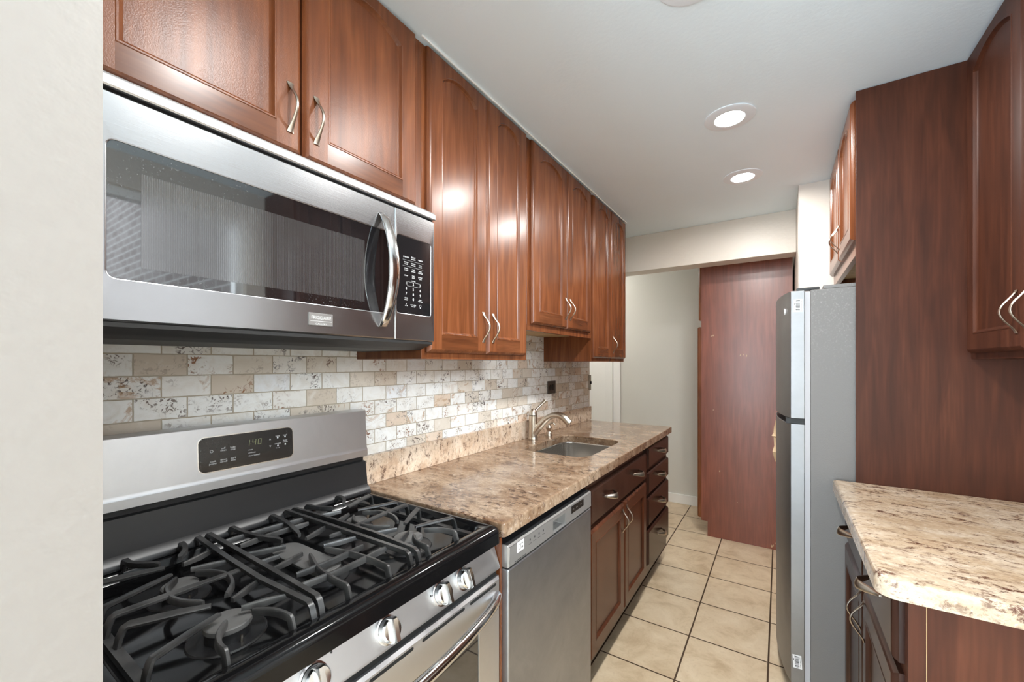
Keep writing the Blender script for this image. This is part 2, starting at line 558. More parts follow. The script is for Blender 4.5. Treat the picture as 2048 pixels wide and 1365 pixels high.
def obj(name, bm, mats, parent=None, base=None, angle=35, recalc=True, loc=None):
    """Link bm (built in world coordinates) as ONE mesh object."""
    if recalc:
        bmesh.ops.recalc_face_normals(bm, faces=bm.faces)
    root = parent
    off = Vector((0, 0, 0))
    p = parent
    while p is not None:
        off += p.location
        p = p.parent
    if parent is None:
        if base is None:
            xs = [v.co for v in bm.verts]
            lo = Vector((min(v.x for v in xs), min(v.y for v in xs), min(v.z for v in xs)))
            hi = Vector((max(v.x for v in xs), max(v.y for v in xs), max(v.z for v in xs)))
            base = Vector(((lo.x + hi.x) / 2, (lo.y + hi.y) / 2, lo.z))
        off = Vector(base)
    bmesh.ops.translate(bm, vec=-off, verts=bm.verts)
    me = bpy.data.meshes.new(name)
    bm.to_mesh(me)
    bm.free()
    for m in (mats if isinstance(mats, (list, tuple)) else [mats]):
        me.materials.append(M[m] if isinstance(m, str) else m)
    for poly in me.polygons:
        poly.use_smooth = True
    me.set_sharp_from_angle(angle=math.radians(angle))
    o = bpy.data.objects.new(name, me)
    COL.objects.link(o)
    wn = o.modifiers.new('weighted_normals', 'WEIGHTED_NORMAL')
    wn.mode = 'FACE_AREA'
    wn.weight = 100
    wn.keep_sharp = True
    if parent is None:
        o.location = off
    else:
        o.parent = parent
    return o


def thing(name, label, cat, loc, group=None):
    o = bpy.data.objects.new(name, None)
    o.empty_display_size = 0.1
    COL.objects.link(o)
    o.location = loc
    o['label'] = label
    o['category'] = cat
    if group:
        o['group'] = group
    return o


def tag(o, label, cat, group=None):
    o['label'] = label
    o['category'] = cat
    if group:
        o['group'] = group
    return o


def struct(name, bm, mat):
    o = obj(name, bm, mat, base=(0, 0, 0))
    o['kind'] = 'structure'
    return o


def bx(*a, **k):
    return box(new_bm(), *a, **k)


# text -> flat faces placed by place(u, v, d)
def add_text(bm, body, size, place, u, v, d=0.0, align='CENTER', mi=0, squeeze=1.0):
    cu = bpy.data.curves.new('t', 'FONT')
    cu.body = body
    cu.size = size
    cu.align_x = align
    cu.align_y = 'CENTER'
    cu.space_line = 0.8
    cu.resolution_u = 2
    to = bpy.data.objects.new('t', cu)
    me = bpy.data.meshes.new_from_object(to)
    vm = [bm.verts.new(place(u + q.co.x * squeeze, v + q.co.y, d)) for q in me.vertices]
    for p in me.polygons:
        try:
            f = bm.faces.new([vm[i] for i in p.vertices])
            f.material_index = mi
        except ValueError:
            pass
    bpy.data.objects.remove(to)
    bpy.data.meshes.remove(me)
    bpy.data.curves.remove(cu)


def quad(bm, place, u0, u1, v0, v1, d=0.0, mi=0):
    f = bm.faces.new([bm.verts.new(place(u, v, d)) for u, v in ((u0, v0), (u1, v0), (u1, v1), (u0, v1))])
    f.material_index = mi


def outline(bm, place, u0, u1, v0, v1, w, d=0.0, mi=0):
    quad(bm, place, u0, u1, v0, v0 + w, d, mi)
    quad(bm, place, u0, u1, v1 - w, v1, d, mi)
    quad(bm, place, u0, u0 + w, v0, v1, d, mi)
    quad(bm, place, u1 - w, u1, v0, v1, d, mi)


# facing +x (left run): u = y, v = z ;   facing -x (right run): u = -y
def face_px(x0):
    return lambda u, v, d: Vector((x0 + d, u, v))


def face_nx(x0):
    return lambda u, v, d: Vector((x0 - d, -u, v))


def face_ny(y0):
    return lambda u, v, d: Vector((u, y0 - d, v))


# ------------------------------------------------------------------ cabinet door / drawer front builders
def door_bm(place, u0, u1, v0, v1, th=0.020, stile=0.058, arch=0.0, rail_b=0.058, rail_t=0.062):
    """A framed door: moulded outer edge, beaded opening, recessed flat panel. Materials 0 wood, 1 rail wood."""
    bm = new_bm()
    W, Hh = u1 - u0, v1 - v0
    cu, cv = (u0 + u1) / 2, (v0 + v1) / 2

    def V(u, v, d):
        return bm.verts.new(place(u, v, d))

    def ring(inset, d):
        return [V(u0 + inset, v0 + inset, d), V(u1 - inset, v0 + inset, d), V(u1 - inset, v1 - inset, d), V(u0 + inset, v1 - inset, d)]
    fr = []
    rings = [ring(0, 0.0), ring(0, th - 0.011), ring(0.0022, th - 0.0085), ring(0.0035, th - 0.0055), ring(0.0075, th - 0.0018), ring(0.011, th)]
    bm.faces.new(rings[0])
    for a, b in zip(rings, rings[1:]):
        for k in range(4):
            fr.append(bm.faces.new((a[k], a[(k + 1) % 4], b[(k + 1) % 4], b[k])))
    i = 0.011
    # opening outline (ccw): bottom-left, bottom-right, right side up, arch, left side
    ou0, ou1, ov0, ov1 = u0 + stile, u1 - stile, v0 + rail_b, v1 - rail_t
    pts = [(ou0, ov0), (ou1, ov0)]
    if arch > 0:
        half = (ou1 - ou0) / 2
        R = (half * half + arch * arch) / (2 * arch)
        n = 16
        a0 = math.asin(half / R)
        for k in range(n + 1):
            a = a0 - 2 * a0 * k / n
            pts.append((cu + R * math.sin(a), ov1 - R + R * math.cos(a)))
    else:
        pts += [(ou1, ov1), (ou0, ov1)]
    # frame face: bottom rail, stiles, top rail
    f = bm.faces.new([V(ou0, v0 + i, th), V(ou1, v0 + i, th), V(ou1, ov0, th), V(ou0, ov0, th)])
    f.material_index = 1
    for a, b in ((u0 + i, ou0), (ou1, u1 - i)):
        bm.faces.new([V(a, v0 + i, th), V(b, v0 + i, th), V(b, v1 - i, th), V(a, v1 - i, th)])
    top = pts[2:]
    lp = [V(p[0], p[1], th) for p in reversed(top)] + [V(ou1, v1 - i, th), V(ou0, v1 - i, th)]
    tri = tessellate_polygon([[Vector((p[0], p[1], 0)) for p in reversed(top)] + [Vector((ou1, v1 - i, 0)), Vector((ou0, v1 - i, 0))]])
    for t3 in tri:
        try:
            bm.faces.new([lp[k] for k in t3])
        except ValueError:
            pass
    # bead and panel
    prof = [(0.0, 0.0), (0.0015, 0.0012), (0.0045, 0.0012), (0.0065, -0.002), (0.0085, -0.0055), (0.0105, -0.007), (0.0125, -0.0085)]
    loops = []
    for off, dd in prof:
        lo = offset_loop(pts, off) if off else pts
        loops.append([V(p[0], p[1], th + dd) for p in lo])
    n = len(pts)
    for a, b in zip(loops, loops[1:]):
        for k in range(n):
            bm.faces.new((a[k], a[(k + 1) % n], b[(k + 1) % n], b[k]))
    bm.faces.new(loops[-1])
    # orient
    c = place(cu, cv, th * 0.3)
    outv = (place(cu, cv, 1) - place(cu, cv, 0)).normalized()
    bm.normal_update()
    for f in bm.faces:
        nn = f.normal
        dn = nn.dot(outv)
        if abs(dn) > 0.05 and (f.calc_center_median() - c).dot(outv) > -th * 0.2:
            if dn < 0:
                f.normal_flip()
        elif nn.dot(f.calc_center_median() - c) < 0:
            f.normal_flip()
    return bm


def drawer_bm(place, u0, u1, v0, v1, th=0.020):
    bm = new_bm()

    def ring(inset, d):
        return [bm.verts.new(place(u, v, d)) for u, v in ((u0 + inset, v0 + inset), (u1 - inset, v0 + inset), (u1 - inset, v1 - inset), (u0 + inset, v1 - inset))]
    rings = [ring(0, 0), ring(0, th - 0.011), ring(0.0022, th - 0.0085), ring(0.0035, th - 0.0055), ring(0.0075, th - 0.0018), ring(0.011, th)]
    bm.faces.new(rings[0])
    bm.faces.new(rings[-1])
    for a, b in zip(rings, rings[1:]):
        for k in range(4):
            bm.faces.new((a[k], a[(k + 1) % 4], b[(k + 1) % 4], b[k]))
    return bm


def handle_mesh(name, length=0.112, out=0.029, horiz=False, mat='nickel'):
    """Bow pull with flared feet, standing along local z (or y), bowed towards local +x."""
    bm = new_bm()
    n = 20
    path, sc = [], []
    for k in range(n + 1):
        t = -1 + 2 * k / n
        o = out * (0.5 + 0.5 * math.cos(PI * t)) ** 0.8
        e = abs(t) ** 3
        if horiz:
            path.append((o + 0.001, t * length / 2, -0.004 * (1 - t * t)))
            sc.append((0.0125 * (1 - 0.72 * abs(t) ** 1.6), 0.0017))
        else:
            path.append((o + 0.001, 0, t * length / 2))
            sc.append((0.0036 + 0.0045 * e, 0.0030 - 0.0008 * e))
    if horiz:
        # flat curved strip: wide vertically, thin outwards
        rings = []
        for p, (hz, tx) in zip(path, sc):
            rings.append([bm.verts.new((p[0] + tx * a + (-0.003 if b > 0 else 0.0), p[1], p[2] + hz * b)) for a, b in ((1, -.85), (1.1, 0), (1, .85), (0, 1), (-1, .85), (-1, 0), (-1, -.85), (0, -1))])
        for r0, r1 in zip(rings, rings[1:]):
            for k in range(8):
                bm.faces.new((r0[k], r0[(k + 1) % 8], r1[(k + 1) % 8], r1[k]))
        bm.faces.new(rings[0])
        bm.faces.new(list(reversed(rings[-1])))
    else:
        rings = []
        for p, (wy, tx) in zip(path, sc):
            rings.append([bm.verts.new((p[0] + tx * math.sin(a), wy * math.cos(a), p[2])) for a in [2 * PI * q / 8 for q in range(8)]])
        for r0, r1 in zip(rings, rings[1:]):
            for k in range(8):
                bm.faces.new((r0[k], r0[(k + 1) % 8], r1[(k + 1) % 8], r1[k]))
        bm.faces.new(rings[0])
        bm.faces.new(list(reversed(rings[-1])))
    bmesh.ops.recalc_face_normals(bm, faces=bm.faces)
    me = bpy.data.meshes.new(name)
    bm.to_mesh(me)
    bm.free()
    for p in me.polygons:
        p.use_smooth = True
    me.set_sharp_from_angle(angle=math.radians(50))
    me.materials.append(M[mat])
    return me


HANDLE = handle_mesh('bow_handle')
CUP = handle_mesh('cup_pull', 0.112, 0.038, True, 'nickel')


def put(name, mesh, parent, world, flip=False):
    o = bpy.data.objects.new(name, mesh)
    COL.objects.link(o)
    off = Vector((0, 0, 0))
    p = parent
    while p is not None:
        off += p.location
        p = p.parent
    o.parent = parent
    o.location = Vector(world) - off
    if flip:
        o.rotation_euler = (0, 0, PI)
    return o


# ================================================================== THE SETTING
XR = 2.12                                   # right wall face
Y_BACK, Y_FAR = -2.8, 4.21
struct('floor', bx(-2.2, 2.4, -0.02, 4.5, -0.12, 0.0), 'floor')
struct('floor_bounce', bx(-2.2, 2.4, -3.0, -0.0205, -0.12, 0.0), 'bounce_floor')  # unseen floor behind the camera, made pale to bounce neutral light upward
struct('ceiling', bx(-2.2, 2.4, -3.0, 4.5, CEIL, CEIL + 0.12), 'ceiling')
struct('wall_left', bx(-0.12, 0.0, 0.12, 3.075, 0, CEIL), 'wall')
struct('wall_left_return', bx(-2.2, 0.70, -0.02, 0.12, 0, CEIL), 'wall_dimmed')
struct('wall_far', bx(-2.2, 2.4, Y_FAR, Y_FAR + 0.12, 0, CEIL), 'wall_hall')
struct('wall_hall_left', bx(-1.75, -1.63, 2.9, Y_FAR, 0, CEIL), 'wall_hall')
struct('wall_hall_near', bx(-1.63, -0.12, 2.9, 3.0, 0, CEIL), 'wall_hall')
struct('wall_chase', bx(1.358, XR, 2.83, Y_FAR, 0, CEIL), 'wall')
struct('trim_1', bx(-1.63, 1.358, 3.25, 3.40, 2.08, CEIL, bev=0.003), 'wall')
struct('wall_room_left', bx(-2.2, -2.08, -2.8, -0.02, 0, CEIL), 'wall')


def wall_with_hole(place, u0, u1, v0, v1, h, d0, d1):
    bm = new_bm()
    a, b, c, d = h
    for (p0, p1, q0, q1) in ((u0, a, v0, v1), (b, u1, v0, v1), (a, b, v0, c), (a, b, d, v1)):
        pts = [place(u, v, dd) for u in (p0, p1) for v in (q0, q1) for dd in (d0, d1)]
        lo = Vector([min(p[k] for p in pts) for k in range(3)])
        hi = Vector([max(p[k] for p in pts) for k in range(3)])
        box(bm, lo.x, hi.x, lo.y, hi.y, lo.z, hi.z)
    return bm


struct('wall_right', wall_with_hole(lambda u, v, d: Vector((XR + d, u, v)), Y_BACK, Y_FAR, 0, CEIL, (0.20, 1.16, 1.15, 2.20), 0, 0.14), 'wall')
struct('wall_back', wall_with_hole(lambda u, v, d: Vector((u, Y_BACK - d, v)), -2.2, 2.4, 0, CEIL, (-2.0, 0.82, 0.30, 2.28), 0, 0.14), 'wall')


def window(name, place, u0, u1, v0, v1):
    bm = new_bm()

    def bar(a, b, c, d, e0, e1):
        pts = [place(u, v, dd) for u in (a, b) for v in (c, d) for dd in (e0, e1)]
        lo = [min(p[k] for p in pts) for k in range(3)]
        hi = [max(p[k] for p in pts) for k in range(3)]
        box(bm, lo[0], hi[0], lo[1], hi[1], lo[2], hi[2], bev=0.003, seg=1)
    w = 0.045
    um, vm = (u0 + u1) / 2, v0 + (v1 - v0) * 0.5
    bar(u0, u0 + w, v0, v1, 0.03, 0.09)
    bar(u1 - w, u1, v0, v1, 0.03, 0.09)
    bar(u0 + w, u1 - w, v0, v0 + w, 0.03, 0.09)
    bar(u0 + w, u1 - w, v1 - w, v1, 0.03, 0.09)
    bar(u0 + w, u1 - w, vm - 0.022, vm + 0.022, 0.035, 0.085)
    bar(u0 - 0.04, u1 + 0.04, v0 - 0.03, v0, -0.04, 0.0)
    o = struct(name, bm, 'white')
    return o


window('window_1', lambda u, v, d: Vector((XR + d, u, v)), 0.20, 1.16, 1.15, 2.20)
window('window_2', lambda u, v, d: Vector((u, Y_BACK - d, v)), -2.0, 0.82, 0.30, 2.28)
# baseboards
bm = new_bm()
box(bm, -0.10, 0.80, Y_FAR - 0.014, Y_FAR, 0, 0.09, bev=0.003)
struct('baseboard_far', bm, 'white')
# white door and casing in the hall's far wall
bm = new_bm()
box(bm, -1.10, -0.285, Y_FAR - 0.012, Y_FAR + 0.02, 0.0, 2.03, bev=0.002)
struct('door_1', bm, 'white')
bm = new_bm()
box(bm, -0.285, -0.205, Y_FAR - 0.022, Y_FAR, 0, 2.11, bev=0.003)
box(bm, -0.200, -0.125, Y_FAR - 0.016, Y_FAR, 0, 2.11, bev=0.003)
box(bm, -1.18, -0.285, Y_FAR - 0.022, Y_FAR, 2.035, 2.11, bev=0.003)
struct('trim_2', bm, 'white')
# brick wing of the building seen through the side window
bm = bx(2.45, 8.0, 1.42, 1.8, -4.0, 9.0)
box(bm, 7.0, 7.4, -9.0, 1.42, -4.0, 6.5)  # unseen facade opposite, added to cut sky light at the side window
struct('wall_outside', bm, 'brick')

# ================================================================== BACKSPLASH, OUTLET, SWITCH
TILE_U, TILE_V = 1.0 - 0.062, 0.012
M['tile'] = mk_tile()
tag(obj('tile_backsplash', bx(0.001, 0.010, 0.125, 3.03, 0.90, 1.60), 'tile', base=(0, 0, 0)),
    'tumbled cream and tan travertine tile backsplash behind range and sink', 'backsplash')

t = thing('outlet', 'dark bronze double socket outlet on the tiled backsplash', 'outlet', (0.010, 2.40, 1.195))
obj('plate', bx(0.0095, 0.015, 2.345, 2.455, 1.153, 1.237, bev=0.002), 'bronze', t)
for yy in (2.382, 2.418):
    bm = new_bm()
    poly_prism(bm, [(yy + a, 1.195 + b) for a, b in rrect(0.026, 0.036, 0.011)], face_px(0.0), 0.0145, 0.0175)
    s = obj('socket', bm, 'black_matt', t)
t = thing('wall_switch', 'grey metal switch plate at the far end of the backsplash', 'switch', (0.010, 3.03, 1.20))
obj('plate', bx(0.0002, 0.016, 3.032, 3.068, 1.142, 1.262, bev=0.002), 'nickel_dark', t)
obj('toggle', bx(0.0155, 0.026, 3.045, 3.055, 1.190, 1.212, bev=0.002), 'black_matt', t)

# ================================================================== UPPER CABINETS, LEFT RUN
FX, TH = 0.330, 0.020                    # face frame plane, door thickness
pl = face_px(FX)


def upper(label, y0, y1, zb, doors, handles, wood='cherry', open_under=False, zt=CEIL - 0.004):
    t = thing('wall_cabinet', label, 'cabinet', (0.0, (y0 + y1) / 2, zb), 'cherry wall cabinets over the worktop')
    bm = new_bm()
    zc = zb + (0.022 if open_under else 0.0)
    box(bm, 0.0012, FX, y0 + 0.0005, y1 - 0.0005, zc, zt, bev=0.0012, seg=1)
    if open_under:
        box(bm, FX - 0.02, FX, y0 + 0.0005, y1 - 0.0005, zb, zc + 0.001)
    obj('carcass', bm, [wood], t)
    if open_under:
        obj('underside_panel', bx(0.012, FX - 0.021, y0 + 0.002, y1 - 0.002, zc - 0.004, zc - 0.0002), 'raw_ply', t)['label'] = 'pale unstained underside'
    for (a, b, za, zz, h) in doors:
        d = obj('door', door_bm(pl, a, b, za, zz, TH, arch=0.036, rail_t=0.040), [wood, 'cherry_h'], t, recalc=False)
        if h:
            put('handle', HANDLE, d, (FX + TH, h[0], h[1]))
    return t


DT = 2.353
upper('short cherry cabinet above the microwave with two speckled doors', 0.135, 0.918, 1.815,
      [(0.150, 0.5265, 1.826, DT, (0.498, 1.925)), (0.5315, 0.884, 1.826, DT, (0.560, 1.925))], None, 'cherry_dusty')
upper('tall cherry wall cabinet right of the microwave with two arched doors', 0.9185, 1.555, 1.365,
      [(0.934, 1.2405, 1.386, DT, (1.214, 1.485)), (1.2445, 1.530, 1.386, DT, (1.275, 1.485))], None)
upper('shorter cherry wall cabinet above the faucet, raised higher than both neighbours', 1.5555, 2.296, 1.500,
      [(1.582, 1.9335, 1.530, DT, (1.912, 1.632)), (1.9375, 2.255, 1.530, DT, (1.966, 1.632))], None, open_under=True)
upper('narrow cherry wall cabinet at the far end of the run beside the hall', 2.2965, 2.905, 1.364,
      [(2.300, 2.594, 1.385, DT, None), (2.598, 2.893, 1.385, DT, (2.625, 1.475))], None)

bm = new_bm()
rr = random.Random(5)
y = 0.90
while y < 2.90:
    L_ = rr.uniform(0.05, 0.22)
    box(bm, 0.3505, 0.3525 + rr.uniform(0, 0.002), y, min(y + L_, 2.905), 2.3535, 2.3598)
    y += L_
struct('trim_3', bm, 'white')
# ================================================================== MICROWAVE
t = thing('microwave', 'stainless over-the-range microwave with black glass door under the cherry cabinet', 'microwave', (0.0, 0.536, 1.395))
MX = 0.387
my0, my1 = 0.157, 0.918
obj('body', bx(0.0125, 0.352, my0 + 0.002, my1 - 0.004, 1.412, 1.808, bev=0.003), 'black_satin', t)
# sloping trim along the top
bm = new_bm()
poly_prism(bm, [(0.3525, 1.786), (0.390, 1.7862), (0.392, 1.789), (0.3905, 1.802), (0.386, 1.8085), (0.372, 1.8135), (0.3525, 1.8135)], lambda u, v, d: Vector((u, d, v)), my0, my1)
obj('top_trim', bm, 'steel_front', t)
obj('vent_gap', bx(0.353, 0.380, my0 + 0.004, my1 - 0.002, 1.7815, 1.7860), 'gap', t)
# door with rounded glass opening
dm = new_bm()
P = face_px(0.0)
glass_u0, glass_u1, gv0, gv1 = 0.190, 0.745, 1.486, 1.706
door_u0, door_u1, dv0, dv1 = my0, 0.7645, 1.4175, 1.781
gl = [((glass_u0 + glass_u1) / 2 + a, (gv0 + gv1) / 2 + b) for a, b in rrect(glass_u1 - glass_u0, gv1 - gv0, 0.012, 4)]


def slab_with_window(bm, place, outer, hole, d0, d1, lip=0.003):
    """Slab with a bevelled outer edge and a window opening with a small rolled lip."""
    n = len(outer)
    back = [bm.verts.new(place(u, v, d0)) for u, v in outer]
    e1 = [bm.verts.new(place(u, v, d1 - lip)) for u, v in outer]
    e2 = [bm.verts.new(place(u, v, d1)) for u, v in offset_loop(outer, lip)]
    h1 = [bm.verts.new(place(u, v, d1)) for u, v in offset_loop(hole, -0.0025)]
    h2 = [bm.verts.new(place(u, v, d1 - 0.0015)) for u, v in hole]
    h3 = [bm.verts.new(place(u, v, d0)) for u, v in hole]
    for a, b in ((back, e1), (e1, e2)):
        for k in range(n):
            bm.faces.new((a[k], a[(k + 1) % n], b[(k + 1) % n], b[k]))
    m = len(hole)
    for a, b in ((h1, h2), (h2, h3)):
        for k in range(m):
            bm.faces.new((a[k], a[(k + 1) % m], b[(k + 1) % m], b[k]))
    face_with_hole(bm, e2, h1)
    face_with_hole(bm, back, h3)


slab_with_window(dm, P, [(door_u0, dv0), (door_u1, dv0), (door_u1, dv1), (door_u0, dv1)], gl, 0.3525, MX)
door = obj('door', dm, 'steel', t)
bm = new_bm()
poly_prism(bm, offset_loop(gl, 0.0005), P, MX - 0.012, MX - 0.002)
obj('window_glass', bm, 'dark_glass', door)
bm = new_bm()
quad(bm, P, 0.232, 0.668, 1.508, 1.664, MX - 0.0017)
obj('screen', bm, 'screen', door)
# bowed handle
n = 18
path = [(MX + 0.004 + 0.046 * math.sin(PI * (k / n)) ** 0.75, 0.722, 1.448 + (1.748 - 1.448) * k / n) for k in range(n + 1)]
bm = new_bm()
rings = []
for k, p in enumerate(path):
    wv = 0.016 - 0.004 * abs(2 * k / n - 1) ** 2
    rings.append([bm.verts.new((p[0] + b, p[1] + a, p[2])) for a, b in ((-wv, -.004), (-wv, 0.0), (-wv * .55, .004), (wv * .55, .004), (wv, 0.0), (wv, -.004))])
for r0, r1 in zip(rings, rings[1:]):
    for k in range(6):
        bm.faces.new((r0[k], r0[(k + 1) % 6], r1[(k + 1) % 6], r1[k]))
bm.faces.new(rings[0])
bm.faces.new(rings[-1])
obj('handle', bm, 'chrome', door, angle=60)
# badge
bm = bx(MX - 0.0005, MX + 0.003, 0.518, 0.577, 1.4365, 1.4655, bev=0.001, seg=1)
bd = obj('badge', bm, 'steel_dwp', door)
bm = new_bm()
add_text(bm, 'FRIGIDAIRE', 0.0105, P, 0.5475, 1.4545, MX + 0.0034, squeeze=0.92)
add_text(bm, 'GALLERY', 0.0055, P, 0.5475, 1.4405, MX + 0.0034, squeeze=1.3)
quad(bm, P, 0.521, 0.574, 1.4465, 1.4472, MX + 0.0033)
obj('lettering', bm, 'print', bd)
# control panel
bm = new_bm()
cp = [((0.7655 + my1) / 2 + a, (1.4175 + 1.781) / 2 + b) for a, b in rrect(my1 - 0.7655, 1.781 - 1.4175, 0.002, 2)]
cg = [((0.7725 + 0.903) / 2 + a, (1.492 + 1.709) / 2 + b) for a, b in rrect(0.903 - 0.7725, 1.709 - 1.492, 0.007, 4)]
slab_with_window(bm, P, cp, cg, 0.3525, MX, 0.002)
cpan = obj('control_panel', bm, 'steel', t)
bm = new_bm()
poly_prism(bm, offset_loop(cg, 0.0005), P, MX - 0.01, MX - 0.0012)
obj('keypad', bm, 'panel_glass', cpan)
bm = new_bm()
D = MX - 0.0008
cols = [0.806, 0.833, 0.860]
rows = [('popcorn', 'baked\npotato', 'veggies'), ('sensor\ncook', 'sensor\nreheat', 'auto\ncook'), ('snack\nmenu', 'melt\nsoften', 'auto\ndefrost'), ('timer', 'user\npref', 'power\nlevel')]
zz = 1.6525
for r in rows:
    for c, s in zip(cols, r):
        add_text(bm, s, 0.0066, P, c, zz, D, squeeze=0.95)
    zz -= 0.0175
add_text(bm, 'express', 0.0052, P, cols[1], zz + 0.005, D)
for r in ('123', '456', '789'):
    for c, s in zip(cols, r):
        add_text(bm, s, 0.0112, P, c, zz - 0.0045, D)
    zz -= 0.0148
outline(bm, P, cols[0] + 0.004, cols[2] - 0.003, 1.5712, 1.5835, 0.0004, D)
add_text(bm, 'stop\nclear', 0.0066, P, cols[0], zz - 0.004, D)
add_text(bm, '0', 0.0112, P, cols[1], zz - 0.004, D)
add_text(bm, 'start\n+30 sec', 0.0058, P, cols[2], zz - 0.004, D)
zz -= 0.0185
for k in range(3):                         # fan symbol
    a = PI / 2 + k * 2 * PI / 3
    f = [(cols[0] + 0.0045 * r_ * math.cos(a + da), zz - 0.003 + 0.0045 * r_ * math.sin(a + da)) for r_, da in ((0.15, 0), (0.9, -.35), (1.1, 0), (0.9, .35))]
    bm.faces.new([bm.verts.new(P(u, v, D)) for u, v in f])
add_text(bm, 'turntable\non-off', 0.0058, P, cols[1], zz - 0.003, D)
for k in range(14):                        # lamp symbol
    a0, a1 = -1.0 + k * (2 * PI - 1.15) / 14, -1.0 + (k + 1) * (2 * PI - 1.15) / 14
    bm.faces.new([bm.verts.new(P(cols[2] + r_ * math.cos(a), zz - 0.001 + r_ * math.sin(a), D)) for r_, a in ((0.0032, a0), (0.0039, a0), (0.0039, a1), (0.0032, a1))])
quad(bm, P, cols[2] - 0.0013, cols[2] + 0.0013, zz - 0.0075, zz - 0.0045, D)
quad(bm, P, 0.793, 0.872, 1.6434, 1.6437, D)
quad(bm, P, 0.793, 0.872, 1.6262, 1.6265, D)
obj('key_legend', bm, 'print', cpan)
# underside
bm = new_bm()
poly_prism(bm, [(0.02, 1.4115), (0.349, 1.4115), (0.372, 1.4165), (0.384, 1.4165), (0.384, 1.409), (0.352, 1.400), (0.33, 1.392), (0.06, 1.392), (0.02, 1.400)], lambda u, v, d: Vector((u, d, v)), my0 + 0.006, my1 - 0.006)
obj('underside', bm, 'black_matt', t)

# ================================================================== GAS RANGE
S0, S1 = 0.148, 0.917
t = thing('gas_range', 'stainless gas range with black cooktop and cast iron grates beside the dishwasher', 'stove', (0.33, 0.535, 0.0))
obj('body', bx(0.03, 0.600, S0 + 0.002, S1 - 0.002, 0.05, 0.872, bev=0.003), 'black_satin', t)
# cooktop: recessed deck with a raised rolled rim
bm = new_bm()
cx0, cx1 = 0.075, 0.640
oy0, oy1 = S0, S1
outer = [((cx0 + cx1) / 2 + a, (oy0 + oy1) / 2 + b) for a, b in rrect(cx1 - cx0, oy1 - oy0, 0.022, 4)]
inner_w, inner_h = 0.590 - 0.105, 0.883 - 0.182
inner = [((0.105 + 0.590) / 2 + a, (0.182 + 0.883) / 2 + b) for a, b in rrect(inner_w, inner_h, 0.020, 4)]
place = lambda u, v, d: Vector((u, v, d))
L = [(outer, 0, 0.868), (outer, 0, 0.896), (outer, 0.004, 0.905), (outer, 0.012, 0.9105), (outer, 0.026, 0.9125)]
loops = [[bm.verts.new(place(u, v, z)) for u, v in (offset_loop(l, o) if o else l)] for l, o, z in L]
L2 = [(inner, -0.006, 0.9095), (inner, 0.0, 0.9045), (inner, 0.006, 0.892), (inner, 0.014, 0.8865)]
loops2 = [[bm.verts.new(place(u, v, z)) for u, v in (offset_loop(l, o) if o else l)] for l, o, z in L2]
for ls in (loops, loops2):
    for a, b in zip(ls, ls[1:]):
        for k in range(len(a)):
            bm.faces.new((a[k], a[(k + 1) % len(a)], b[(k + 1) % len(b)], b[k]))
for k in range(len(outer)):
    bm.faces.new((loops[-1][k], loops[-1][(k + 1) % len(outer)], loops2[0][(k + 1) % len(inner)], loops2[0][k]))
bm.faces.new(loops2[-1])
bm.faces.new(loops[0])
cook = obj('cooktop', bm, 'black_gloss', t, angle=50)
# front rolled lip below the cooktop edge
bm = new_bm()
poly_prism(bm, [(0.601, 0.868), (0.6405, 0.868), (0.6405, 0.8735), (0.637, 0.8905), (0.628, 0.900), (0.601, 0.900)], lambda u, v, d: Vector((u, d, v)), S0 + 0.001, S1 - 0.001)
bm.free()
# burners
LIFT = 0.0


def burner(x, y, r):
    bm = new_bm()
    lathe(bm, [(r * 1.65, 0.8866), (r * 1.60, 0.8890), (r * 1.52, 0.8876), (r * 1.1, 0.8872)], (x, y, 0), 32)
    lathe(bm, [(r * 0.92, 0.887), (r * 0.90, 0.9025), (r * 0.80, 0.9035)], (x, y, 0), 32)
    b = obj('burner', bm, 'black_satin', t)
    bm = new_bm()
    lathe(bm, [(r * 0.98, 0.9036), (r, 0.9055), (r * 0.98, 0.9110), (r * 0.9, 0.9130), (r * 0.3, 0.9136)], (x, y, 0), 32)
    obj('burner_cap', bm, 'cap_iron', b)
    bm = new_bm()
    lathe(bm, [(0.0020, 0.887), (0.0020, 0.899)], (x + r * 1.12, y + 0.004, 0), 8)
    obj('igniter', bm, 'nickel_dark', b)


for x, y, r in ((0.480, 0.321, 0.036), (0.272, 0.321, 0.031), (0.480, 0.727, 0.036), (0.272, 0.727, 0.028)):
    burner(x, y, r)
# oval middle burner
bm = new_bm()
ov = [(0.366 + 0.074 * (1 if abs(a) < PI / 2 else -1) + 0.034 * math.cos(a), 0.524 + 0.033 * math.sin(a)) for a in [(-PI + 2 * PI * k / 36) for k in range(36)]]
poly_prism(bm, offset_loop(ov, -0.016), place, 0.8866, 0.8885)
poly_prism(bm, offset_loop(ov, 0.003), place, 0.8884, 0.9035)
b = obj('burner', bm, 'black_satin', t)
bm = new_bm()
lps = [[bm.verts.new(place(u, v, z)) for u, v in (offset_loop(ov, o) if o else ov)] for o, z in ((0.001, 0.9036), (0, 0.9055), (0, 0.910), (0.004, 0.9125))]
for a, bb in zip(lps, lps[1:]):
    for k in range(36):
        bm.faces.new((a[k], a[(k + 1) % 36], bb[(k + 1) % 36], bb[k]))
bm.faces.new(lps[0])
bm.faces.new(lps[-1])
obj('burner_cap', bm, 'cap_iron', b)

# grates: bar points from image pixels, scaled about the camera to their top plane
GT = 0.931


bar_prof = [(-0.0048, -0.0085), (-0.0042, 0.0005), (-0.0022, 0.0035), (0.0022, 0.0035), (0.0042, 0.0005), (0.0048, -0.0085)]


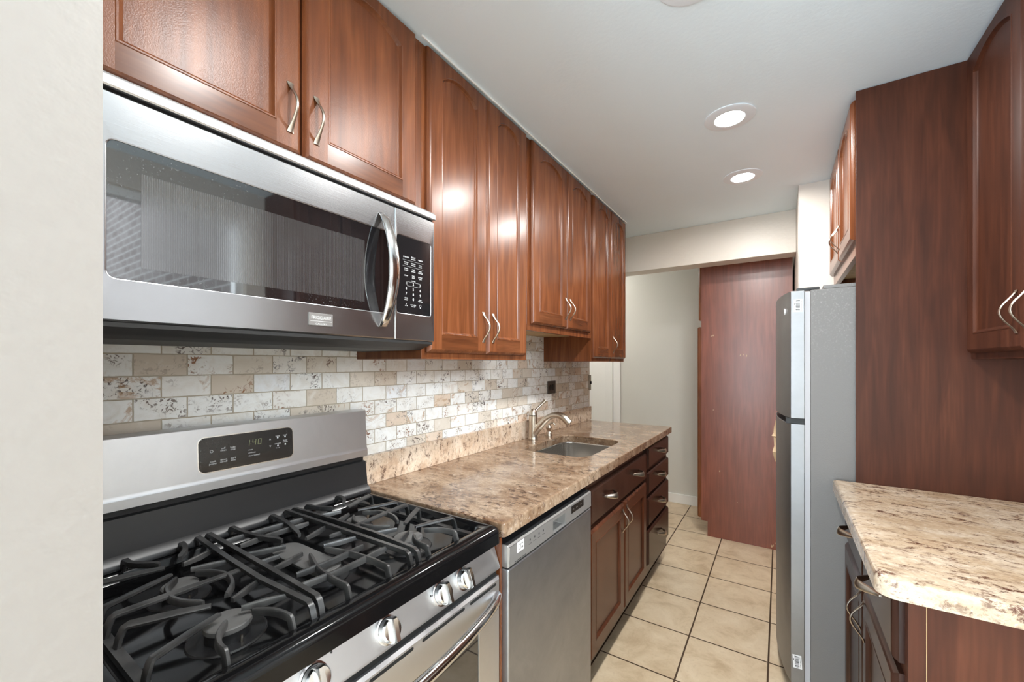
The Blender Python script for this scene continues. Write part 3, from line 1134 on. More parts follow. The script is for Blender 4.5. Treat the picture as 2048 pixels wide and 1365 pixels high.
def bars(bm, lst, mirror=None):
    for pts, low0, low1, sm in lst:
        P3 = []
        q = [(x, (mirror - y) if mirror else y) for x, y in pts]
        for p in q:
            P3.append(Vector((p[0], p[1], GT - 0.0035)))
        if sm:
            P3 = smooth_path(P3, 5)
        ends = []
        if low0:
            d = (P3[0] - P3[1]).normalized()
            P3 = [P3[0] + d * 0.012 + Vector((0, 0, -0.032)), P3[0] + d * 0.009 + Vector((0, 0, -0.016)), P3[0] + d * 0.004 + Vector((0, 0, -0.003))] + P3[0:]
        if low1:
            d = (P3[-1] - P3[-2]).normalized()
            P3 = P3 + [P3[-1] + d * 0.004 + Vector((0, 0, -0.003)), P3[-1] + d * 0.009 + Vector((0, 0, -0.016)), P3[-1] + d * 0.012 + Vector((0, 0, -0.032))]
        nn = len(P3)
        sc = []
        for i in range(nn):
            s = 1.0
            if not low0 and i == 0 or not low1 and i == nn - 1:
                s = 0.72
            sc.append((s, s))
        sweep(bm, P3, bar_prof, sc)


def foot_bars(bm, pts, z=0.8925, hw=0.009):
    P3 = [Vector((*p, z)) for p in pts]
    sweep(bm, P3, [(-hw, -0.005), (-hw * .8, 0.004), (hw * .8, 0.004), (hw, -0.005)])


left_bars = [
    ([(0.0992, 0.4129), (0.2738, 0.4036), (0.4279, 0.3995), (0.5799, 0.4067)], True, True, False),
    ([(0.3395, 0.2116), (0.3426, 0.2773), (0.3478, 0.4026)], True, False, False),
    ([(0.3940, 0.2136), (0.4227, 0.2691), (0.4443, 0.3091)], True, False, False),
    ([(0.5203, 0.2116), (0.4998, 0.2619), (0.4813, 0.3091)], True, False, False),
    ([(0.1762, 0.2116), (0.1937, 0.2691), (0.2101, 0.3153)], True, False, False),
    ([(0.2923, 0.2116), (0.2707, 0.2691), (0.2522, 0.3143)], True, False, False),
    ([(0.1896, 0.4087), (0.2019, 0.3800), (0.2153, 0.3440)], False, False, False),
    ([(0.2769, 0.4036), (0.2656, 0.3749), (0.2533, 0.3451)], False, False, False),
    ([(0.4176, 0.4005), (0.4309, 0.3718), (0.4474, 0.3410)], False, False, False),
    ([(0.5152, 0.4036), (0.5008, 0.3718), (0.4864, 0.3389)], False, False, False),
    ([(0.2738, 0.3143), (0.2995, 0.2927), (0.3293, 0.2845), (0.3580, 0.2845), (0.3868, 0.2927), (0.4145, 0.3091)], False, False, True),
    ([(0.2769, 0.3461), (0.3046, 0.3656), (0.3365, 0.3749), (0.3611, 0.3738), (0.3919, 0.3636), (0.4217, 0.3420)], False, False, True),
    ([(0.5840, 0.2752), (0.5614, 0.2763), (0.5357, 0.2855), (0.5090, 0.3060)], True, False, True),
    ([(0.5840, 0.3718), (0.5614, 0.3697), (0.5357, 0.3615), (0.5131, 0.3451)], True, False, True),
    ([(0.1074, 0.2793), (0.1300, 0.2804), (0.1557, 0.2917), (0.1855, 0.3143)], True, False, True),
    ([(0.1074, 0.3779), (0.1300, 0.3759), (0.1578, 0.3677), (0.1855, 0.3492)], True, False, True),
]
bm = new_bm()
bars(bm, left_bars)
foot_bars(bm, [(0.0941, 0.2013), (0.5973, 0.2013)])
foot_bars(bm, [(0.0869, 0.2013), (0.0869, 0.4149)])
foot_bars(bm, [(0.5963, 0.1920), (0.5963, 0.4108)], hw=0.008)
gr = obj('grate', bm, 'iron', t, angle=50)
gr['label'] = 'left cast iron grate'
bm = new_bm()
bars(bm, left_bars, mirror=1.0599)
foot_bars(bm, [(0.0941, 0.8586), (0.5973, 0.8586)])
foot_bars(bm, [(0.0869, 0.8586), (0.0869, 0.6450)])
foot_bars(bm, [(0.5963, 0.8678), (0.5963, 0.6491)], hw=0.008)
gr = obj('grate', bm, 'iron', t, angle=50)
gr['label'] = 'right cast iron grate'
mid_bars = [
    ([(0.0992, 0.4354), (0.5737, 0.4252)], True, True, False),
    ([(0.0992, 0.6244), (0.5737, 0.6347)], True, True, False),
    ([(0.1629, 0.4396), (0.1670, 0.5289), (0.1814, 0.6285)], False, False, True),
    ([(0.2184, 0.4519), (0.2122, 0.5289), (0.2204, 0.6162)], False, False, True),
    ([(0.1023, 0.5833), (0.1506, 0.5813), (0.2019, 0.5751), (0.2861, 0.5556)], True, False, True),
    ([(0.1023, 0.4847), (0.1506, 0.4858), (0.2091, 0.4930), (0.2820, 0.5156)], True, False, True),
    ([(0.2738, 0.4313), (0.2923, 0.4704), (0.3098, 0.5094)], False, False, False),
    ([(0.3395, 0.4293), (0.3457, 0.4765)], False, False, False),
    ([(0.3971, 0.4272), (0.3878, 0.4704), (0.3775, 0.5094)], False, False, False),
    ([(0.2800, 0.6306), (0.2944, 0.5957), (0.3077, 0.5587)], False, False, False),
    ([(0.3457, 0.6326), (0.3447, 0.5957)], False, False, False),
    ([(0.4053, 0.6347), (0.3929, 0.5957), (0.3806, 0.5587)], False, False, False),
    ([(0.4566, 0.4519), (0.4628, 0.5289), (0.4587, 0.6080)], False, False, True),
    ([(0.5039, 0.4252), (0.5152, 0.5289), (0.5110, 0.6337)], False, False, True),
    ([(0.5778, 0.4827), (0.5306, 0.4837), (0.4679, 0.4919), (0.3971, 0.5166)], True, False, True),
    ([(0.5819, 0.5751), (0.5306, 0.5761), (0.4679, 0.5700), (0.3981, 0.5525)], True, False, True),
]
bm = new_bm()
bars(bm, mid_bars)
foot_bars(bm, [(0.5963, 0.4221), (0.5963, 0.6388)], hw=0.008)
foot_bars(bm, [(0.0869, 0.4293), (0.0869, 0.6306)])
gr = obj('grate', bm, 'iron', t, angle=50)
gr['label'] = 'middle cast iron grate'
# backguard
bm = new_bm()
poly_prism(bm, [(0.014, 0.905), (0.014, 1.190), (0.050, 1.190), (0.060, 1.186), (0.067, 1.062), (0.072, 1.052), (0.072, 1.032), (0.066, 1.029), (0.030, 1.029), (0.030, 0.905)], lambda u, v, d: Vector((u, d, v)), S0, S1)
bg = obj('backguard', bm, 'steel_front', t, angle=25)
bm = new_bm()
poly_prism(bm, [(0.0305, 0.900), (0.0305, 1.0285), (0.050, 1.0285), (0.050, 1.014), (0.064, 1.012), (0.074, 0.935), (0.0885, 0.922), (0.092, 0.9115), (0.092, 0.900)], lambda u, v, d: Vector((u, d, v)), S0 + 0.002, S1 - 0.002)
obj('rear_vent', bm, 'black_satin', t, angle=30)
# control display set in the leaning face of the backguard
aa = math.atan2(0.007, 0.124)


def BGF(u, v, d):
    # v = height; face runs from (0.060,1.186) to (0.067,1.062)
    f = (1.186 - v) / 0.124
    return Vector((0.060 + 0.007 * f + d, u, v))


dp = [((0.425 + 0.659) / 2 + a, 1.120 + b) for a, b in rrect(0.234, 0.086, 0.014, 4)]
bm = new_bm()
poly_prism(bm, offset_loop(dp, -0.0025), BGF, -0.002, 0.0012)
obj('display_bezel', bm, 'chrome', bg)
bm = new_bm()
poly_prism(bm, dp, BGF, -0.001, 0.0022)
cd = obj('control_display', bm, 'panel_glass', bg)
bm = new_bm()
D = 0.0026
for s, u, v, z in (('self\nclean', 0.479, 1.129, .0068), ('bake\ntime', 0.501, 1.128, .0068), ('cook\npower', 0.455, 1.099, .0068), ('timer\non-off', 0.479, 1.100, .0068), ('start\ntime', 0.501, 1.100, .0068),
                   ('bake', 0.616, 1.143, .0062), ('broil', 0.637, 1.143, .0062), ('convect', 0.616, 1.122, .0058), ('keep\nwarm', 0.637, 1.126, .0062)):
    add_text(bm, s, z, BGF, u, v, D)
for s, v in (('oven', 1.1165), ('preheat', 1.1085), ('door locked', 1.1005)):
    add_text(bm, s, 0.0058, BGF, 0.538, v, D, 'LEFT')
for u, v in ((0.616, 1.1385), (0.637, 1.1385), (0.616, 1.116), (0.637, 1.1165)):
    bm.faces.new([bm.verts.new(BGF(u + 0.0022 * math.cos(2 * PI * k / 10), v + 0.0026 * math.sin(2 * PI * k / 10), D)) for k in range(10)])
for v0, v1 in ((1.1345, 1.1385), (1.1195, 1.1155)):
    bm.faces.new([bm.verts.new(BGF(u, v, D)) for u, v in ((0.5925, v0), (0.5935, v0), (0.595, v1), (0.5965, v0), (0.5975, v0), (0.595, v1 + (v1 - v0) * .25))])
for k in range(12):
    a0, a1 = 2 * PI * k / 12, 2 * PI * (k + 1) / 12
    bm.faces.new([bm.verts.new(BGF(0.4525 + r_ * math.cos(a), 1.1275 + r_ * math.sin(a), D)) for r_, a in ((0.0028, a0), (0.0036, a0), (0.0036, a1), (0.0028, a1))])
add_text(bm, 'hi / lo', 0.0045, BGF, 0.616, 1.1095, D)
obj('printed_legend', bm, 'print', cd)
bm = new_bm()


def seg7(bm, ch, u, v, w, h):
    on = {'0': 'abcdef', '1': 'bc', '4': 'bcfg'}[ch]
    th = 0.0013
    S = {'a': (0, h - th, w, h), 'd': (0, 0, w, th), 'g': (0, h / 2 - th / 2, w, h / 2 + th / 2), 'f': (0, h / 2, th, h), 'b': (w - th, h / 2, w, h), 'e': (0, 0, th, h / 2), 'c': (w - th, 0, w, h / 2)}
    for k in on:
        a, b, c, d = S[k]
        sl = 0.12
        bm.faces.new([bm.verts.new(BGF(u + p + q * sl, v + q, 0.0026)) for p, q in ((a, b), (c, b), (c, d), (a, d))])


seg7(bm, '1', 0.534, 1.128, 0.007, 0.015)
seg7(bm, '4', 0.548, 1.128, 0.009, 0.015)
seg7(bm, '0', 0.562, 1.128, 0.009, 0.015)
quad(bm, BGF, 0.5445, 0.5457, 1.132, 1.1333, 0.0026)
quad(bm, BGF, 0.5452, 0.5464, 1.138, 1.1393, 0.0026)
obj('clock_digits', bm, 'green_led', cd)
# front control panel (leans back slightly), knobs, oven door
FXP = [(0.606, 0.866), (0.632, 0.796)]


def PF(u, v, d):
    f = (0.866 - v) / 0.070
    nx, nz = 0.070, 0.026
    l = math.hypot(nx, nz)
    return Vector((0.606 + 0.026 * f + d * nx / l, u, v + d * nz / l))


bm = new_bm()
poly_prism(bm, [(0.6005, 0.8675), (0.606, 0.8675), (0.609, 0.860), (0.6315, 0.799), (0.632, 0.794), (0.628, 0.790), (0.6005, 0.790)], lambda u, v, d: Vector((u, d, v)), S0 + 0.001, S1 - 0.001)
fp = obj('control_panel', bm, 'steel_front', t, angle=25)
bm = new_bm()
tk = 0.0006


def icon(u, v, dot):
    w = 0.0065
    outline(bm, PF, u - w, u + w, v - w, v + w, 0.0007, tk)
    du, dv = dot
    bm.faces.new([bm.verts.new(PF(u + du * w + 0.0022 * math.cos(2 * PI * k / 10), v + dv * w + 0.0022 * math.sin(2 * PI * k / 10), tk * 1.2)) for k in range(10)])


KN = [0.312, 0.385, 0.537, 0.690, 0.768]
icon(0.432, 0.842, (-0.8, 0.6))
add_text(bm, 'quick\nboil', 0.0080, PF, 0.452, 0.842, tk)
icon(0.578, 0.846, (0, 0.5))
icon(0.660, 0.836, (0.8, -0.6))
add_text(bm, 'low\nsimmer', 0.0062, PF, 0.642, 0.835, tk)
icon(0.800, 0.850, (0.8, 0.6))
add_text(bm, 'power\nboil', 0.0062, PF, 0.822, 0.851, tk)
for u in KN:
    quad(bm, PF, u - 0.0005, u + 0.0005, 0.855, 0.8615, tk)
obj('panel_legend', bm, 'grey_print', fp)
for u in KN:
    bm = new_bm()
    ax = (PF(u, 0.83, 1) - PF(u, 0.83, 0)).normalized()
    rot = Vector((0, 0, 1)).rotation_difference(ax).to_matrix().to_4x4()
    c = PF(u + 0.004, 0.825, 0.0)
    lathe(bm, [(0.0265, 0.0002), (0.0265, 0.004), (0.0235, 0.005), (0.0225, 0.017), (0.0195, 0.0205), (0.010, 0.021)], (0, 0, 0), 28)
    # faceted grip
    g = [(-0.0075, -0.022), (0.0075, -0.022), (0.0075, 0.022), (-0.0075, 0.022)]
    vb = [bm.verts.new((x, y, 0.010)) for x, y in g]
    vm = [bm.verts.new((x, y, 0.026)) for x, y in g]
    vt = [bm.verts.new((x * 0.55, y * 0.92, 0.0335)) for x, y in g]
    for a, b_ in ((vb, vm), (vm, vt)):
        for k in range(4):
            bm.faces.new((a[k], a[(k + 1) % 4], b_[(k + 1) % 4], b_[k]))
    bm.faces.new(vt)
    bm.faces.new(vb)
    # grip stands along the panel's slope: y of the profile is up
    up = Vector((0, 1, 0))
    R = Matrix((Vector((0, 1, 0)), ax.cross(Vector((0, 1, 0))), ax)).transposed()
    tilt = Matrix.Rotation(math.radians({0.537: -4}.get(u, 0)), 3, 'Z')
    for v in bm.verts:
        v.co = R @ (tilt @ v.co) + c
    obj('knob', bm, 'chrome', t, angle=30)
# oven door
bm = new_bm()
od = [(S0 + 0.004, 0.16), (S1 - 0.002, 0.16), (S1 - 0.002, 0.774), (S0 + 0.004, 0.774)]
og = [((0.245 + 0.822) / 2 + a, (0.30 + 0.690) / 2 + b) for a, b in rrect(0.822 - 0.245, 0.390, 0.008, 3)]
slab_with_window(bm, P, od, og, 0.602, 0.634, 0.006)
obj('door_gap', bx(0.601, 0.622, S0 + 0.006, S1 - 0.004, 0.770, 0.7895), 'gap', t)
odr = obj('oven_door', bm, 'steel_front', t)
bm = new_bm()
poly_prism(bm, offset_loop(og, 0.0005), P, 0.616, 0.631)
obj('oven_window', bm, 'dark_glass', odr)
bm = new_bm()
for a, b in ((0.185, 0.30), (0.32, 0.47), (0.49, 0.60), (0.625, 0.765), (0.785, 0.895)):
    poly_prism(bm, [((a + b) / 2 + p, 0.7600 + q) for p, q in rrect(b - a, 0.0075, 0.0035, 2)], P, 0.630, 0.6344)
obj('vent_slots', bm, 'gap', odr)
bm = new_bm()
n = 22
path = [Vector((0.636 + 0.052 * math.sin(PI * k / n) ** 0.6, 0.178 + (0.898 - 0.178) * k / n, 0.728 - 0.0 * math.sin(PI * k / n))) for k in range(n + 1)]
sweep(bm, path, [(0.012 * math.cos(a), 0.013 * math.sin(a)) for a in [2 * PI * q / 12 for q in range(12)]])
obj('handle', bm, 'chrome', odr, angle=60)
obj('bottom_drawer', bx(0.602, 0.630, S0 + 0.004, S1 - 0.002, 0.055, 0.152, bev=0.004), 'steel', t)
for yy in (S0 + 0.05, S1 - 0.05):
    for xx in (0.08, 0.55):
        obj('foot', lathe(new_bm(), [(0.018, 0.0), (0.018, 0.01), (0.009, 0.012), (0.009, 0.052)], (xx, yy, 0), 12), 'black_matt', t)

# ================================================================== DISHWASHER, FILLER
tag(obj('filler_strip', bx(0.03, 0.630, 0.9185, 0.9290, 0.0, 0.874), 'cherry', None),
    'narrow cherry strip filling the gap between range and dishwasher', 'panel')
t = thing('dishwasher', 'stainless front dishwasher built in under the granite between range and sink', 'dishwasher', (0.32, 1.235, 0.0))
DW0, DW1, DWX = 0.930, 1.514, 0.652  # control panel layout from image pixels, scaled about the camera onto this front plane
obj('body', bx(0.03, 0.600, 0.940, 1.546, 0.10, 0.862), 'black_matt', t)
obj('toe_panel', bx(0.50, 0.545, 0.935, 1.546, 0.0, 0.098), 'toe', t)
bm = new_bm()
box(bm, 0.601, DWX - 0.001, DW0, DW1, 0.105, 0.7865, bev=0.006, seg=3)
obj('door', bm, 'steel_dw', t)
bm = new_bm()
DWO = [((DW0 + DW1) / 2 + a, (0.7890 + 0.852) / 2 + b) for a, b in rrect(DW1 - DW0, 0.852 - 0.7890, 0.003, 2)]
hole = [(1.238 + a, 0.816 + b) for a, b in rrect(0.092, 0.040, 0.003, 2)]
slab_with_window(bm, P, DWO, hole, 0.601, DWX, 0.005)
dcp = obj('control_panel', bm, 'steel_dwp', t)
obj('handle_pocket', bx(0.606, 0.622, 1.193, 1.283, 0.797, 0.835), 'chrome', dcp)
obj('top_strip', bx(0.604, DWX - 0.006, DW0 + 0.003, DW1 - 0.003, 0.8522, 0.8540), 'black_satin', dcp)
E0 = DWX + 0.0004
bm = new_bm()
quad(bm, P, 1.323, 1.439, 0.809, 0.846, E0, mi=1)
quad(bm, P, 1.329, 1.436, 0.818, 0.844, E0 + 0.0004, mi=0)
for u, w_ in ((1.345, 'auto'), (1.375, 'delay'), (1.410, 'rinse')):
    add_text(bm, w_, 0.0068, P, u, 0.831, E0 + 0.0007, mi=1)
obj('status_display', bm, ['black_gloss', 'steel_dwp'], dcp)
bm = new_bm()
for k in range(4):
    u = 1.043 + k * 0.027
    bm.faces.new([bm.verts.new(P(u + 0.003 * math.cos(2 * PI * q / 10), 0.830 + 0.0035 * math.sin(2 * PI * q / 10), E0)) for q in range(10)])
    quad(bm, P, u - 0.008, u - 0.002, 0.818, 0.8196, E0)
    quad(bm, P, u + 0.001, u + 0.008, 0.818, 0.8196, E0)
for k in range(9):
    quad(bm, P, 0.962 + k * 0.0066, 0.9663 + k * 0.0066, 0.7955, 0.7990, E0)
obj('panel_legend', bm, 'grey_print', dcp)
st = obj('sticker', bx(DWX + 0.0001, DWX + 0.0007, 0.971, 1.008, 0.8175, 0.8465), 'sticker', dcp)
bm = new_bm()
outline(bm, P, 0.978, 0.990, 0.824, 0.840, 0.002, DWX + 0.0010)
quad(bm, P, 0.994, 1.003, 0.836, 0.840, DWX + 0.0010)
quad(bm, P, 0.994, 1.003, 0.824, 0.830, DWX + 0.0010)
obj('sticker_print', bm, 'steel_dwp', st)

# ================================================================== BASE CABINETS, LEFT
BX = 0.612
pb = face_px(BX)
t = thing('sink_base_cabinet', 'dark cherry sink cabinet with wide false drawer and two doors beside dishwasher', 'cabinet', (0.3, 1.975, 0.0))
bm = new_bm()
box(bm, 0.03, BX, 1.553, 1.571, 0.105, 0.866)
box(bm, 0.03, BX, 2.386, 2.404, 0.105, 0.866)
box(bm, 0.03, BX, 1.5712, 2.3858, 0.105, 0.123)
box(bm, 0.03, 0.042, 1.5712, 2.3858, 0.1232, 0.866)
box(bm, 0.594, BX, 1.5712, 2.3858, 0.665, 0.866)
box(bm, 0.594, BX, 1.5712, 2.3858, 0.1232, 0.160)
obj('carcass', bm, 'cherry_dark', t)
obj('toe_kick', bx(0.535, 0.548, 1.553, 2.404, 0.0, 0.104), 'toe', t)
d = obj('false_drawer', drawer_bm(pb, 1.558, 2.384, 0.690, 0.838), 'cherry_dark', t)
for yy in (1.770, 2.190):
    put('cup_pull', CUP, d, (BX + TH, yy, 0.772))
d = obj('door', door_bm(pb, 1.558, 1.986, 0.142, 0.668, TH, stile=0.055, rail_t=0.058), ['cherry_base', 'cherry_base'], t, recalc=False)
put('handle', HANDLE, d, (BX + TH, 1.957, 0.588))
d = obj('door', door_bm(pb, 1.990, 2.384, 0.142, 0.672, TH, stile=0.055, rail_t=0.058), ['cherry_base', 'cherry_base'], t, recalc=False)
put('handle', HANDLE, d, (BX + TH, 2.018, 0.592))

t = thing('drawer_cabinet', 'dark cherry four drawer cabinet at the far end under the granite worktop', 'cabinet', (0.3, 2.68, 0.0))
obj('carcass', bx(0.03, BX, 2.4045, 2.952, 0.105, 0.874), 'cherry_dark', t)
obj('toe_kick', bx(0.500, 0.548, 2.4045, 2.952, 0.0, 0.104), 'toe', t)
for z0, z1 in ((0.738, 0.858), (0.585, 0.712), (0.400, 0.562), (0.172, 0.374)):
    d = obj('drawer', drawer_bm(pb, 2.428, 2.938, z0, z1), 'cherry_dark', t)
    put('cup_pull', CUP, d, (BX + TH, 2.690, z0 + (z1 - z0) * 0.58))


# ================================================================== COUNTERTOPS
def slab(bm, outer, z0, z1, hole=None, r=0.007):
    lp = []
    for o, z in ((0, z0), (0, z1 - r), (r * .3, z1 - r * .3), (r, z1)):
        lp.append([bm.verts.new((u, v, z)) for u, v in (offset_loop(outer, o) if o else outer)])
    for a, b in zip(lp, lp[1:]):
        for k in range(len(a)):
            bm.faces.new((a[k], a[(k + 1) % len(a)], b[(k + 1) % len(b)], b[k]))
    if hole:
        hl = []
        for o, z in ((-0.003, z1), (0, z1 - 0.003), (0, z0)):
            hl.append([bm.verts.new((u, v, z)) for u, v in (offset_loop(hole, o) if o else hole)])
        for a, b in zip(hl, hl[1:]):
            for k in range(len(a)):
                bm.faces.new((a[k], a[(k + 1) % len(a)], b[(k + 1) % len(b)], b[k]))
        face_with_hole(bm, lp[-1], hl[0])
        face_with_hole(bm, lp[0], hl[-1])
    else:
        bm.faces.new(lp[-1])
        bm.faces.new(lp[0])


def corner_rect(x0, x1, y0, y1, radii):
    """ccw rectangle with per-corner radii: (x1,y0),(x1,y1),(x0,y1),(x0,y0)."""
    pts = []
    for (cx, cy, sx, sy, a0), r in zip(((x1, y0, -1, 1, 270), (x1, y1, -1, -1, 0), (x0, y1, 1, -1, 90), (x0, y0, 1, 1, 180)), radii):
        if r <= 0:
            pts.append((cx, cy))
            continue
        for k in range(5):
            a = math.radians(a0 + 90 * k / 4)
            pts.append((cx + sx * r + r * math.cos(a), cy + sy * r + r * math.sin(a)))
    return pts


SX0, SX1, SY0, SY1 = 0.165, 0.520, 1.765, 2.285
sink_hole = [((SX0 + SX1) / 2 + a, (SY0 + SY1) / 2 + b) for a, b in rrect(SX1 - SX0, SY1 - SY0, 0.075, 7)]
t = thing('worktop', 'long brown veined granite worktop with undermount sink cutout on the left run', 'worktop', (0.33, 1.95, 0.876))
bm = new_bm()
slab(bm, corner_rect(0.012, 0.643, 0.9195, 2.985, (0.012, 0.008, 0, 0)), 0.876, 0.914, sink_hole)
obj('slab', bm, 'granite_l', t)
bm = bx(0.0105, 0.032, 0.9195, 3.035, 0.9142, 1.018, bev=0.002)
obj('upstand', bm, 'granite_s', t)['label'] = 'paler granite upstand along the wall'

t = thing('worktop', 'short cream granite worktop with red brown flecks on the right, cut off by frame', 'worktop', (1.78, 1.54, 0.876))
bm = new_bm()
slab(bm, corner_rect(1.437, XR - 0.002, 1.118, 1.962, (0, 0, 0, 0.035)), 0.872, 0.914, r=0.011)
obj('slab', bm, 'granite_r', t)

# ================================================================== SINK, FAUCET, SOAP PUMP
bm = new_bm()
lv = [(-0.006, 0.8755), (0.001, 0.8755), (0.003, 0.868), (0.006, 0.74), (0.014, 0.715), (0.035, 0.703)]
lp = [[bm.verts.new((u, v, z)) for u, v in offset_loop(sink_hole, o)] for o, z in lv]
for a, b in zip(lp, lp[1:]):
    for k in range(len(a)):
        bm.faces.new((a[k], a[(k + 1) % len(a)], b[(k + 1) % len(b)], b[k]))
bm.faces.new(lp[-1])
sk = obj('sink_basin', bm, 'steel_sink', None, recalc=False)
tag(sk, 'stainless single bowl sink set under the granite worktop', 'sink')
bm = new_bm()
lathe(bm, [(0.055, 0.7032), (0.055, 0.7055), (0.040, 0.7055), (0.030, 0.7040), (0.005, 0.7040)], (0.33, 2.025, 0), 24)
obj('drain', bm, 'chrome', sk)

t = thing('faucet', 'brushed nickel single lever faucet behind the sink', 'faucet', (0.078, 2.045, 0.914))
bm = new_bm()
fx, fy = 0.078, 2.045
lathe(bm, [(0.029, 0.9145), (0.029, 0.922), (0.0275, 0.926), (0.0265, 0.930), (0.0245, 1.046), (0.0255, 1.050), (0.0255, 1.053), (0.020, 1.055)], (fx, fy, 0), 28)
obj('body', bm, 'nickel', t)
bm = new_bm()
sp = smooth_path([(fx + 0.006, fy, 0.950), (fx + 0.035, fy + 0.003, 0.985), (fx + 0.075, fy + 0.006, 1.030), (fx + 0.115, fy + 0.009, 1.056), (fx + 0.155, fy + 0.012, 1.062), (fx + 0.190, fy + 0.015, 1.050), (fx + 0.222, fy + 0.018, 1.020)], 6)
ns = len(sp)
sc = [0.0235 - 0.0070 * min(1, i / (ns * .45)) + (0.0045 * max(0, (i / ns - .55) / .45)) for i in range(ns)]
sweep(bm, sp, circ(1.0, 16), sc)
obj('spout', bm, 'nickel', t, angle=60)
bm = new_bm()
lathe(bm, [(0.0252, 1.0555), (0.0245, 1.062), (0.021, 1.075), (0.012, 1.088), (0.003, 1.092)], (fx, fy, 0), 24)
lvp = smooth_path([(fx + 0.004, fy + 0.006, 1.070), (fx + 0.016, fy + 0.022, 1.092), (fx + 0.030, fy + 0.042, 1.112), (fx + 0.046, fy + 0.062, 1.136)], 5)
nl = len(lvp)
sweep(bm, lvp, circ(1.0, 12), [(0.015 - 0.006 * math.sin(PI * min(1, i / nl * 1.1)), 0.011 - 0.005 * math.sin(PI * min(1, i / nl * 1.1))) for i in range(nl)])
obj('lever', bm, 'nickel', t, angle=60)

t = thing('soap_dispenser', 'small nickel soap pump standing right of the faucet', 'soap dispenser', (0.096, 2.205, 0.914))
bm = new_bm()
lathe(bm, [(0.022, 0.9145), (0.022, 0.920), (0.017, 0.934), (0.0105, 0.940), (0.0105, 0.944)], (0.096, 2.205, 0), 20)
obj('base', bm, 'nickel', t)
bm = new_bm()
lathe(bm, [(0.011, 0.9442), (0.0185, 0.962), (0.0185, 0.966), (0.012, 0.970), (0.008, 0.980), (0.004, 0.984)], (0.096, 2.205, 0), 20)
sweep(bm, smooth_path([(0.096, 2.205, 0.975), (0.108, 2.207, 0.989), (0.124, 2.209, 0.990), (0.134, 2.211, 0.980)], 4), circ(0.0055, 10))
obj('pump_head', bm, 'nickel', t, angle=60)

# ================================================================== RIGHT SIDE: base cabinet, panel, uppers
RX = 1.488                                    # face frame plane, doors come to 1.468
pr = face_nx(RX)
t = thing('base_cabinet', 'cherry base cabinet under the cream granite with two drawers and two doors', 'cabinet', (1.8, 1.54, 0.0))
obj('carcass', bx(RX, XR - 0.003, 1.140, 1.955, 0.105, 0.870, bev=0.001), 'cherry_shaded', t)
obj('toe_kick', bx(1.555, 1.568, 1.150, 1.955, 0.0, 0.104), 'toe', t)
obj('end_stile_line', bx(1.5148, 1.5157, 1.1393, 1.1402, 0.105, 0.870), 'raw_ply', t)['label'] = 'pale seam on the end panel'
for a, b, c in ((1.165, 1.535, 1.340), (1.543, 1.925, 1.725)):
    d = obj('drawer', drawer_bm(pr, -b, -a, 0.722, 0.858), 'cherry_dark', t)
    put('cup_pull', CUP, d, (RX - TH, c, 0.803), flip=True)
for a, b, h in ((1.165, 1.537, 1.505), (1.541, 1.925, 1.572)):
    d = obj('door', door_bm(pr, -b, -a, 0.135, 0.700, TH, stile=0.055), ['cherry_dark', 'cherry_dark'], t, recalc=False)
    put('handle', HANDLE, d, (RX - TH, h, 0.625), flip=True)

tag(obj('refrigerator_side_panel', bx(1.505, XR - 0.002, 1.9635, 1.9755, 0.0, CEIL - 0.003, bev=0.001), 'cherry_shaded'),
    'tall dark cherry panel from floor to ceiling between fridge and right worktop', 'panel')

UX = 1.798
pu = face_nx(UX)
t = thing('wall_cabinet', 'dark cherry wall cabinet above the right worktop, cut off by the frame edge', 'cabinet', (1.95, 1.55, 1.365))
obj('carcass', bx(UX, XR - 0.002, 1.262, 1.962, 1.365, CEIL - 0.004, bev=0.001), 'cherry_shaded', t)
for a, b, h in ((1.275, 1.552, 1.528), (1.557, 1.932, 1.588)):
    d = obj('door', door_bm(pu, -b, -a, 1.385, 2.345, TH, arch=0.036, rail_t=0.040), ['cherry_shaded', 'cherry_shaded'], t, recalc=False)
    put('handle', HANDLE, d, (UX - TH, h, 1.484), flip=True)

OX = 1.512
po = face_nx(OX)
t = thing('wall_cabinet', 'cherry cabinet above the fridge with its two arched doors facing the aisle', 'cabinet', (1.8, 2.38, 1.775))
bm = new_bm()
box(bm, OX, XR - 0.002, 1.977, 2.79, 1.800, CEIL - 0.004)
box(bm, OX, OX + 0.02, 1.977, 2.79, 1.765, 1.7998)
box(bm, OX + 0.0202, XR - 0.002, 2.772, 2.79, 1.765, 1.7998)
obj('carcass', bm, 'cherry', t)
obj('underside_panel', bx(OX + 0.022, XR - 0.01, 1.979, 2.770, 1.796, 1.7995), 'raw_ply', t)['label'] = 'pale unstained underside'
for a, b, h in ((1.992, 2.374, 2.345), (2.380, 2.770, 2.408)):
    d = obj('door', door_bm(po, -b, -a, 1.815, 2.340, TH, arch=0.036, rail_t=0.040), ['cherry', 'cherry_h'], t, recalc=False)
    put('handle', HANDLE, d, (OX - TH, h, 1.915), flip=True)

# ================================================================== REFRIGERATOR
t = thing('refrigerator', 'grey top freezer refrigerator standing between the cherry panel and the hall wall', 'refrigerator', (1.68, 2.34, 0.0))
FY0, FY1 = 1.982, 2.700
obj('body', bx(1.370, 2.06, FY0, FY1, 0.03, 1.640, bev=0.004), 'fridge', t)
obj('top_ledge', bx(1.41, 1.56, FY0 + 0.004, FY1 - 0.004, 1.6405, 1.654, bev=0.002), 'fridge', t)
for xx in (1.40, 2.0):
    for yy in (FY0 + 0.05, FY1 - 0.05):
        obj('foot', lathe(new_bm(), [(0.02, 0.0), (0.02, 0.031)], (xx, yy, 0), 12), 'black_matt', t)


